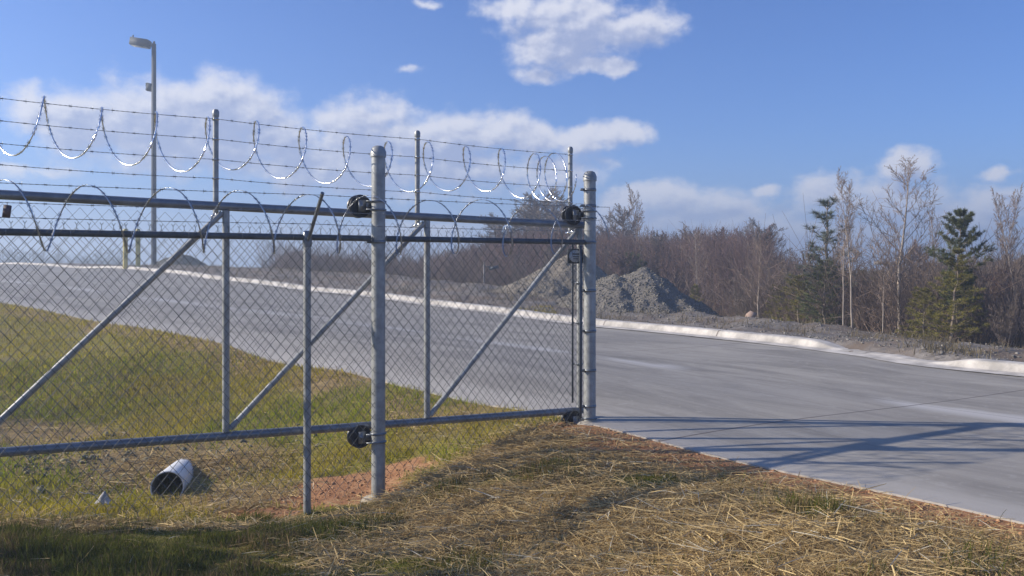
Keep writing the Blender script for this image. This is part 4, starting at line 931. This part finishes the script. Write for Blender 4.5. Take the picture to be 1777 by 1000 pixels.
# ------------------------------------------------------------ trees
def bare_tree(seed, H=1.0, nprim=16, first=0.25, asc=0.75, spread=0.33, lean=0.03, tw=(5, 4), r0=0.011, fork=0.0, multi=1, curl=0.25):
    """unit-height bare tree; returns (trunk MB, crown MB)"""
    rg = random.Random(seed); T = MB(); A0, A1, RA, RB = [], [], [], []
    def seg(a, b, r, q): A0.append(a); A1.append(b); RA.append(r); RB.append(q)
    def rv(): return Vector((rg.gauss(0, 1), rg.gauss(0, 1), rg.gauss(0, 1)))
    def branch(p, d, L, r, lvl):
        n = 5 if lvl == 0 else 3; pts = [p]
        for k in range(n):
            d = (d + rv() * 0.10 * (1 + lvl * 0.5) + Vector((0, 0, curl * (0.5 if lvl == 0 else 0.25)))).normalized()
            q = p + d * L / n; seg(p, q, r * (1 - k / n * 0.75), r * (1 - (k + 1) / n * 0.75)); p = q; pts.append(p)
            if lvl < 2:
                for _ in range(tw[lvl] if k else tw[lvl] // 2):
                    f = rg.random(); o = pts[-2].lerp(pts[-1], f)
                    dd = (d + rv().normalized() * 0.75).normalized()
                    branch(o, dd, L * rg.uniform(0.22, 0.48) * (1 - 0.35 * k / n), r * 0.45 * (1 - k / n * 0.5), lvl + 1)
    for m in range(multi):
        p = Vector((rg.gauss(0, 0.02) * (multi > 1), rg.gauss(0, 0.02) * (multi > 1), -0.03)); d = Vector((rg.gauss(0, lean + 0.05 * (multi > 1)), rg.gauss(0, lean + 0.05 * (multi > 1)), 1)).normalized()
        n = 14; pts = [p]; hh = rg.uniform(0.75, 1.0) if m else 1.0
        for k in range(n):
            d = (d + Vector((rg.gauss(0, 0.045), rg.gauss(0, 0.045), 0.06))).normalized(); pts.append(pts[-1] + d * (1.03 * hh / n))
        rr = [r0 * (1 - 0.93 * k / n) / (multi ** 0.4) for k in range(n + 1)]
        T.tube([tuple(v) for v in pts], rr, 7)
        for b in range(nprim):
            f = first + (0.97 - first) * (b + rg.random()) / nprim; i = min(n - 1, int(f * n)); o = pts[i].lerp(pts[i + 1], f * n - i)
            a = b * 2.4 + rg.random() * 1.3; up = asc + rg.gauss(0, 0.15)
            dd = Vector((math.cos(a) * (1 - up * 0.45), math.sin(a) * (1 - up * 0.45), up)).normalized()
            branch(o, dd, spread * (1.15 - f * 0.85) * rg.uniform(0.7, 1.15) * hh, rr[i] * 0.42, 0)
    return T, (np.array([tuple(v) for v in A0]), np.array([tuple(v) for v in A1]), np.array(RA), np.array(RB))
def tree_proto(seed, bark, twig, minr=0.0007, **k):
    T, (a, b, ra, rb) = bare_tree(seed, **k); V, F = prisms(a, b, np.maximum(ra, minr), np.maximum(rb, minr * 0.7), 3)
    return T.mesh('trunk', bark, True), mesh_np('crown', V, F, twig)
PR = {
 'tall':   tree_proto(11, M_barkpale, M_twigpale, nprim=22, first=0.20, asc=0.85, spread=0.44, tw=(3, 2), r0=0.010, curl=0.16, minr=0.0009),
 'tall2':  tree_proto(12, M_barkpale, M_twigpale, nprim=17, first=0.30, asc=1.0, spread=0.33, tw=(3, 3), r0=0.008, curl=0.28, minr=0.0009),
 'pole':   tree_proto(13, M_barkpale, M_twigpale, nprim=14, first=0.32, asc=1.1, spread=0.26, tw=(3, 2), r0=0.007, curl=0.28, minr=0.0009),
 'round':  tree_proto(14, M_bark, M_twig, nprim=26, first=0.28, asc=0.85, spread=0.44, tw=(6, 4), r0=0.014, curl=0.10, minr=0.0013),
 'red':    tree_proto(15, M_bark, M_twigred, nprim=24, first=0.10, asc=0.9, spread=0.40, tw=(5, 4), r0=0.012, minr=0.0014),
 'red2':   tree_proto(16, M_bark, M_twigred, nprim=18, first=0.10, asc=1.1, spread=0.36, tw=(4, 4), r0=0.010, multi=2, minr=0.0013),
 'brown':  tree_proto(17, M_bark, M_twig, nprim=18, first=0.12, asc=0.9, spread=0.38, tw=(4, 4), r0=0.011, minr=0.0013),
 'brown2': tree_proto(18, M_bark, M_twig, nprim=16, first=0.15, asc=1.2, spread=0.32, tw=(4, 4), r0=0.010, multi=2, minr=0.0013),
 'shrub':  tree_proto(19, M_barkpale, M_twigpale, nprim=9, first=0.08, asc=1.3, spread=0.40, tw=(3, 2), r0=0.008, multi=5, lean=0.22, minr=0.0012),
 'shrub2': tree_proto(20, M_bark, M_twig, nprim=10, first=0.06, asc=1.0, spread=0.42, tw=(3, 3), r0=0.008, multi=4, lean=0.25, minr=0.0014),
}
def pine_proto(seed, first=0.12, width=0.26, whorls=16, per=5, tuft=15, mats=(M_needle,), up=0.25, shape=1.0, nl=0.035, nw=0.0022, dens=5):
    rg = random.Random(seed); T = MB(); n = 12; pts = [Vector((0, 0, -0.03))]
    for k in range(n): pts.append(pts[-1] + Vector((rg.gauss(0, 0.006), rg.gauss(0, 0.006), 1.03 / n)))
    T.tube([tuple(v) for v in pts], [0.013 * (1 - 0.9 * k / n) for k in range(n + 1)], 7)
    S0, S1, Rr = [], [], []; NP, ND, NL = [], [], []
    for wv in range(whorls):
        f = first + (0.98 - first) * (wv + 0.5 * rg.random()) / whorls; i = min(n - 1, int(f * n)); o = pts[i].lerp(pts[i + 1], f * n - i)
        for b in range(per):
            if rg.random() < 0.12: continue
            a = b * 6.283 / per + wv * 0.7 + rg.gauss(0, 0.25); L = width * shape_f(f, shape) * rg.uniform(0.6, 1.15)
            d = Vector((math.cos(a), math.sin(a), up + 1.6 * max(0, f - 0.75) + 0.35 * f ** 2 + rg.gauss(0, 0.1))).normalized(); p = o; m = 5
            for k in range(m):
                d = (d + Vector((rg.gauss(0, 0.07), rg.gauss(0, 0.07), 0.07))).normalized(); q = p + d * L / m
                S0.append(tuple(p)); S1.append(tuple(q)); Rr.append(0.0030 * (1 - k / m * 0.7))
                if k >= 1:
                    for _ in range(dens if k < m - 1 else dens + 2):
                        sdv = (d + Vector((rg.gauss(0, 0.6), rg.gauss(0, 0.6), rg.gauss(0.15, 0.3)))).normalized(); ll = L * rg.uniform(0.10, 0.26); e = p.lerp(q, rg.random())
                        e2 = e + sdv * ll; S0.append(tuple(e)); S1.append(tuple(e2)); Rr.append(0.0013)
                        for _ in range(3): NP.append(tuple(e.lerp(e2, rg.uniform(0.35, 1.0)))); ND.append(tuple(sdv)); NL.append(nl * rg.uniform(0.7, 1.2))
                p = q
    NP, ND, NL = np.array(NP), np.array(ND), np.array(NL); m = len(NP)
    P_ = np.repeat(NP, tuft, 0); dd = np.repeat(ND, tuft, 0) * 0.7 + rng.normal(size=(m * tuft, 3)) * 0.62 + np.array([0, 0, 0.18]); dd /= np.linalg.norm(dd, axis=1, keepdims=True)
    L_ = np.repeat(NL, tuft) * (0.7 + 0.5 * rng.random(m * tuft)); sd = np.cross(dd, rng.normal(size=(m * tuft, 3))); sd /= np.linalg.norm(sd, axis=1, keepdims=True)
    tip = P_ + dd * L_[:, None]; V = np.stack([P_ - sd * nw / 2, P_ + sd * nw / 2, tip], 1).reshape(-1, 3); F = np.arange(len(V)).reshape(-1, 3)
    bV, bF = prisms(S0, S1, Rr, np.array(Rr) * 0.7, 3)
    me = mesh_np('crown', np.vstack([V, bV]), [F, bF + len(V)], mats[0]); me.materials.append(M_bark)
    mi = np.zeros(len(F) + len(bF), np.int32); mi[len(F):] = 1; me.polygons.foreach_set('material_index', mi)
    return T.mesh('trunk', M_bark, True), me
def shape_f(f, s): return {1: (1.05 - f) ** 0.8, 2: 0.35 + 0.9 * math.exp(-((f - 0.72) / 0.16) ** 2) * (f < 0.97), 3: 0.75 * (1.05 - f) ** 0.5, 4: (max(0.0, 1.0 - f) ** 0.75 + 0.03) * (1.9 if f > 0.55 else 0.8)}[s]
PR['pine'] = pine_proto(31, 0.10, 0.25, 15, 5, 10, (M_needley,), shape=1, dens=2, nw=0.0022, nl=0.03)
PR['pine_top'] = pine_proto(32, 0.30, 0.25, 15, 6, 13, (M_needle,), shape=4, dens=3, nw=0.0026, up=0.16, nl=0.026)
PR['pine_open'] = pine_proto(33, 0.25, 0.30, 10, 4, 10, (M_needleg,), shape=3, dens=1, up=0.95, nw=0.0022, nl=0.036)
PR['pine_low'] = pine_proto(34, 0.05, 0.36, 12, 5, 8, (M_needley,), shape=3, dens=2, nw=0.0032, nl=0.042)
PR['pine_dark'] = pine_proto(35, 0.05, 0.34, 12, 5, 9, (M_needle,), shape=3, dens=2, nw=0.0032, nl=0.042)
def place(kind, name, cat, x, y, H, label, group=None, wscale=1.0, rot=None, z=None, lean=(0, 0)):
    zg = gz(x, y) if z is None else z
    o = empty(name, (x, y, zg)); o.rotation_euler = (lean[0], lean[1], random.random() * 6.28 if rot is None else rot); o.scale = (H * wscale, H * wscale, H)
    for nm, me in zip(('trunk', 'crown'), PR[kind]): link(nm, me, o)
    tag(o, label, cat, group); return o
def at(kind, name, cat, px, ytop, Y, label, group=None, ws=1.0, rot=None):
    x = (px - CX) / FPX * Y; zg = gz(x, Y); zt = (HZ - ytop) / FPX * Y; return place(kind, name, cat, x, Y, zt - zg, label, group, ws, rot, zg)
# the trees one can tell apart
at('tall', 'bare_tree', 'tree', 1562, 288, 17.5, 'tallest spreading bare tree with pale trunk, left of the dark topped pine', ws=1.3, rot=0.4)
at('tall2', 'bare_tree', 'tree', 1478, 302, 17.0, 'slender pale bare tree with upswept branches just left of the tallest bare tree', ws=0.9)
at('pole', 'bare_tree', 'tree', 1463, 316, 17.4, 'thin pale sapling crowding the left side of the slender bare tree', ws=0.9)
at('pole', 'bare_tree', 'tree', 1622, 360, 18.5, 'thin bare pole-like tree just left of the dark topped pine', ws=0.8)
at('tall2', 'bare_tree', 'tree', 1733, 338, 17.0, 'thin tall bare tree second from the right edge', ws=0.8)
at('tall2', 'bare_tree', 'tree', 1762, 342, 16.2, 'thin tall bare tree closest to the right edge', ws=0.9, rot=2.2)
at('pole', 'bare_tree', 'tree', 1532, 432, 16.8, 'short bare sapling standing right beside the T-shaped stand', ws=1.2)
at('pine_top', 'pine_tree', 'pine tree', 1665, 366, 15.6, 'dark green pine with a dense top and bare lower trunk near the right edge', ws=0.92, rot=1.0)
at('pine', 'pine_tree', 'pine tree', 1650, 432, 15.4, 'yellow-green sparse pine growing under the dark topped pine', ws=1.7)
at('pine_open', 'pine_tree', 'pine tree', 1443, 348, 20.5, 'open grey-green pine with upturned candle branches in the right woods', ws=1.9)
at('pine_open', 'pine_tree', 'pine tree', 1402, 430, 21.0, 'small open pine with upright tips left of the grey-green pine', ws=1.2)
at('pine_low', 'pine_tree', 'pine tree', 1388, 478, 20.0, 'low bushy yellow-green pine at the verge edge, leftmost of the right woods', ws=1.9)
at('pine_low', 'pine_tree', 'pine tree', 1345, 495, 21.5, 'knee-high yellow-green pine beside the pale rock', ws=1.3)
at('pine_dark', 'pine_tree', 'pine tree', 1432, 452, 19.0, 'low dark green bushy pine under the open grey-green pine', ws=1.7)
at('pine_dark', 'pine_tree', 'pine tree', 1500, 470, 23.0, 'dark green bushy pine behind the slender pale bare tree', ws=1.2)
at('pine_low', 'pine_tree', 'pine tree', 1606, 500, 15.8, 'small yellow-green pine between the tallest bare tree and the dark topped pine', ws=1.7)
at('pine_low', 'pine_tree', 'pine tree', 1207, 495, 25.0, 'small yellowish pine behind the right slope of the grey gravel heap', ws=0.9)
at('pine_dark', 'pine_tree', 'pine tree', 1095, 440, 31.0, 'green pine crown just above the grey gravel heap', ws=0.9)
at('round', 'bare_tree', 'tree', 1062, 372, 42, 'round crowned bare tree right behind the right gate post', ws=1.0)
at('tall2', 'bare_tree', 'tree', 1121, 338, 34, 'thin bare tree rising above the thicket over the grey gravel heap', ws=0.9)
at('tall', 'bare_tree', 'tree', 1210, 398, 26, 'pale bare sapling right of the grey gravel heap', ws=0.8)
at('tall', 'bare_tree', 'tree', 1316, 420, 21.5, 'pale forked bare sapling behind the pale rock', ws=1.0)
at('round', 'bare_tree', 'tree', 1312, 396, 52, 'big round crowned bare tree at the right end of the reddish thicket', ws=1.05)
at('round', 'bare_tree', 'tree', 950, 346, 45, 'large bare tree showing above the gate rail left of the right gate post', ws=1.25)
at('round', 'bare_tree', 'tree', 905, 362, 48, 'large bare tree with a wide crown above the gate rail', ws=1.1)
at('tall', 'bare_tree', 'tree', 978, 372, 38, 'bare tree behind the round coil loop near the right gate post', ws=1.0)
for px, yt, Y, lab in ((872, 384, 50, 'wide fuzzy bare tree left of the large bare trees above the gate rail'), (930, 372, 52, 'fuzzy bare tree between the two large bare trees above the gate rail'),
                       (992, 392, 47, 'lower fuzzy bare tree just left of the right gate post'), (1000, 360, 55, 'distant bare tree showing between the gate end and the right gate post')):
    at('round', 'bare_tree', 'tree', px, yt, Y, lab, ws=1.35)
# thickets
sky_px = [440, 470, 490, 520, 560, 620, 700, 760, 800, 850, 900, 1000, 1040, 1100, 1150, 1200, 1240, 1300, 1340, 1380, 1420, 1500, 1600, 1660, 1777, 1900]
sky_y = [474, 462, 436, 428, 438, 444, 449, 436, 428, 415, 400, 395, 405, 402, 415, 405, 402, 405, 436, 462, 470, 478, 478, 458, 452, 450]
rt = random.Random(5)
L_red = 'bare reddish-brown tree within the dense thicket along the far side of the road'
L_right = 'bare brownish tree in the wood below the right verge'
edge_Y = lambda px: float(np.interp(px, [440, 500, 600, 700, 820, 1000, 1180, 1300, 1400, 1500, 1650, 1777, 1900], [50, 44, 41, 38, 34, 31, 27, 23, 20, 18, 16.5, 15, 14]))
for i in range(175):
    px = rt.uniform(465, 1370); e = edge_Y(px); Y = e + 1.5 + rt.random() ** 1.4 * 26
    yt = float(np.interp(px, sky_px, sky_y)) + abs(rt.gauss(0, 12)) + (Y - e < 6) * rt.uniform(10, 45) * (px > 700)
    at(rt.choice(['red', 'red2', 'red', 'brown', 'brown2']), 'thicket_tree', 'tree', px, yt, Y, L_red, 'trees of the reddish thicket', ws=rt.uniform(0.8, 1.3))
for i in range(85):
    px = rt.uniform(1360, 1850); e = edge_Y(px); Y = e + 1.0 + rt.random() ** 1.3 * 26
    yt = float(np.interp(px, sky_px, sky_y)) + abs(rt.gauss(0, 14)) - (rt.random() < 0.12) * rt.uniform(10, 50)
    at(rt.choice(['brown', 'brown2', 'brown', 'red', 'round']), 'woodland_tree', 'tree', px, yt, Y, L_right, 'trees of the wood below the right verge', ws=rt.uniform(0.8, 1.3))
for i in range(60):
    px = rt.uniform(1230, 1850); e = edge_Y(px); Y = e + rt.uniform(-0.6, 3.0)
    yt = rt.uniform(475, 560)
    at(rt.choice(['shrub', 'shrub2', 'shrub2']), 'bare_shrub', 'shrub', px, yt, Y, 'leafless many-stemmed shrub at the edge of the right verge', 'leafless shrubs along the verge edge', ws=rt.uniform(0.7, 1.2))
for i in range(14):
    px = rt.uniform(1300, 1800); Y = rt.uniform(24, 48); at(rt.choice(['pine_dark', 'pine_low', 'pine_dark']), 'pine_tree', 'pine tree', px, rt.uniform(462, 500), Y, 'dark pine half hidden among the bare trees of the right wood', 'pines half hidden in the right wood', ws=rt.uniform(0.8, 1.1))
# far woods as one mass
def mass(name, label, n, azr, rr, hr, colmat, seed):
    rg = np.random.default_rng(seed); az_ = np.radians(rg.uniform(*azr, n)); r_ = rr[0] + (rr[1] - rr[0]) * rg.random(n)
    x, y = r_ * np.sin(az_), r_ * np.cos(az_); z = height(x, y, False); A, B, RA = [], [], []
    H = rg.uniform(*hr, n) * (0.75 + 0.5 * fbm(x, y, 0.05, 50))
    K = 34
    b = np.stack([x, y, z - 0.3], -1); t = b + np.stack([rg.normal(size=n) * 0.3, rg.normal(size=n) * 0.3, H], -1)
    A.append(b); B.append(t); RA.append(np.full(n, 0.12))
    for k in range(K):
        f = 0.12 + 0.85 * rg.random(n); o = b + (t - b) * f[:, None]; d = rg.normal(size=(n, 3)); d[:, 2] = np.abs(d[:, 2]) * 0.9 + 0.4; d /= np.linalg.norm(d, axis=1, keepdims=True)
        e = o + d * (H * 0.34 * (1.15 - f * 0.7) * rg.uniform(0.5, 1, n))[:, None]; A.append(o); B.append(e); RA.append(np.full(n, 0.035))
        for q in range(3):
            o2 = o + (e - o) * rg.uniform(0.3, 1, n)[:, None]; d2 = d + rg.normal(size=(n, 3)) * 0.6; e2 = o2 + d2 * (H * 0.09)[:, None]; A.append(o2); B.append(e2); RA.append(np.full(n, 0.022))
    V, F = prisms(np.vstack(A), np.vstack(B), np.concatenate(RA), np.concatenate(RA) * 0.5, 3)
    tag(link(name, mesh_np(name, V, F, colmat)), kind='stuff', label=label, cat='woodland')
mass('distant_woods', 'far leafless woods closing the horizon behind the thickets', 1500, (-2, 36), (75, 170), (5.0, 7.0), M_twigred, 3)
mass('distant_treeline', 'low dark tree line on the far left horizon beyond the road crest', 260, (-36, -24), (160, 260), (4.5, 7.5), simple('far_twig', (0.07, 0.075, 0.07), 0.9, 0, 0.3, 0.2), 4)
# the inside of the thickets, where single stems cannot be told apart
def thicket(name, label, n, p0, p1, dmin, dmax, drop, mat, seed, dens=26):
    rg = np.random.default_rng(seed); px = rg.uniform(p0, p1, n)
    e = np.interp(px, [440, 500, 600, 700, 820, 1000, 1180, 1300, 1400, 1500, 1650, 1777, 1900], [50, 44, 41, 38, 34, 31, 27, 23, 20, 18, 16.5, 15, 14])
    Y = e + dmin + (dmax - dmin) * rg.random(n); x = (px - CX) / FPX * Y; z = height(x, Y, False)
    top = -(np.interp(px, sky_px, sky_y) + drop + np.abs(rg.normal(size=n)) * 9 - HZ) / FPX * Y; H = np.maximum(top - z, 0.8)
    b = np.stack([x, Y, z - 0.2], -1); t = b + np.stack([rg.normal(size=n) * 0.06 * H, rg.normal(size=n) * 0.06 * H, H + 0.2], -1)
    rs = Y / FPX; A, B, RA = [b], [t], [rs * 0.55]
    for k in range(dens):
        f = 0.1 + 0.88 * rg.random(n) ** 0.8; o = b + (t - b) * f[:, None]; d = rg.normal(size=(n, 3)); d[:, 2] = np.abs(d[:, 2]) * 0.6 + 0.9; d /= np.linalg.norm(d, axis=1, keepdims=True)
        e_ = o + d * (np.minimum(H, 5) * 0.24 * (1.1 - f * 0.75) * rg.uniform(0.5, 1.1, n))[:, None]; A.append(o); B.append(e_); RA.append(rs * 0.24)
        for q in range(2):
            o2 = o + (e_ - o) * rg.uniform(0.2, 1, n)[:, None]; d2 = d + rg.normal(size=(n, 3)) * 0.5; A.append(o2); B.append(o2 + d2 * (np.minimum(H, 5) * 0.075)[:, None]); RA.append(rs * 0.17)
    V, F = prisms(np.vstack(A), np.vstack(B), np.concatenate(RA), np.concatenate(RA) * 0.45, 3)
    tag(link(name, mesh_np(name, V, F, mat)), kind='stuff', label=label, cat='woodland')
thicket('thicket', 'dense reddish-brown mass of twigs between the single trees behind the far verge', 2600, 462, 1400, 3, 22, 8, M_twigred, 61)
thicket('thicket', 'dense brown mass of twigs between the single trees below the right verge', 1600, 1350, 1900, 4, 24, 4, M_twig, 62)
# brush filling the thicket floor
n = 9000; px = rng.uniform(460, 1850, n); e = np.interp(px, [440, 500, 600, 700, 820, 1000, 1180, 1300, 1400, 1500, 1650, 1777, 1900], [50, 44, 41, 38, 34, 31, 27, 23, 20, 18, 16.5, 15, 14])
Y = e + rng.random(n) ** 1.2 * 14 - 0.3; x = (px - CX) / FPX * Y; z = height(x, Y)
b = np.stack([x, Y, z - 0.05], -1); A, B, RA = [], [], []
Hh = 0.4 + 1.6 * rng.random(n) ** 1.5
d = np.stack([rng.normal(size=n) * 0.3, rng.normal(size=n) * 0.3, np.ones(n)], -1); t = b + d * Hh[:, None]; A.append(b); B.append(t); RA.append(np.full(n, 0.009))
for k in range(7):
    f = rng.uniform(0.2, 1, n)[:, None]; o = b + (t - b) * f; dd = d + rng.normal(size=(n, 3)) * 0.7; A.append(o); B.append(o + dd * (Hh * 0.3)[:, None]); RA.append(np.full(n, 0.005))
V, F = prisms(np.vstack(A), np.vstack(B), np.concatenate(RA), np.concatenate(RA) * 0.5, 3)
tag(link('undergrowth', mesh_np('undergrowth', V, F, simple('brush_stems', (0.20, 0.145, 0.11), 0.9, 0, 0.4, 0.6))), kind='stuff', label='dense leafless brush covering the slope below the verge', cat='undergrowth')

# ------------------------------------------------------------ thin air haze
hm = bpy.data.materials.new('haze_air'); hm.use_nodes = True; ht = hm.node_tree; ht.nodes.clear()
pv = ht.nodes.new('ShaderNodeVolumePrincipled'); pv.inputs['Color'].default_value = (0.74, 0.86, 1.0, 1); pv.inputs['Density'].default_value = 0.0050; pv.inputs['Anisotropy'].default_value = 0.3
ho = ht.nodes.new('ShaderNodeOutputMaterial'); ht.links.new(pv.outputs[0], ho.inputs['Volume'])
zmin = float(GZ.min()) - 1.0
mb = MB(); mb.box((0, 230, (zmin + 14.5) / 2), (860, 600, 14.5 - zmin)); tag(mb.obj('haze', hm), 'thin bluish haze filling the air', 'haze', kind='stuff')
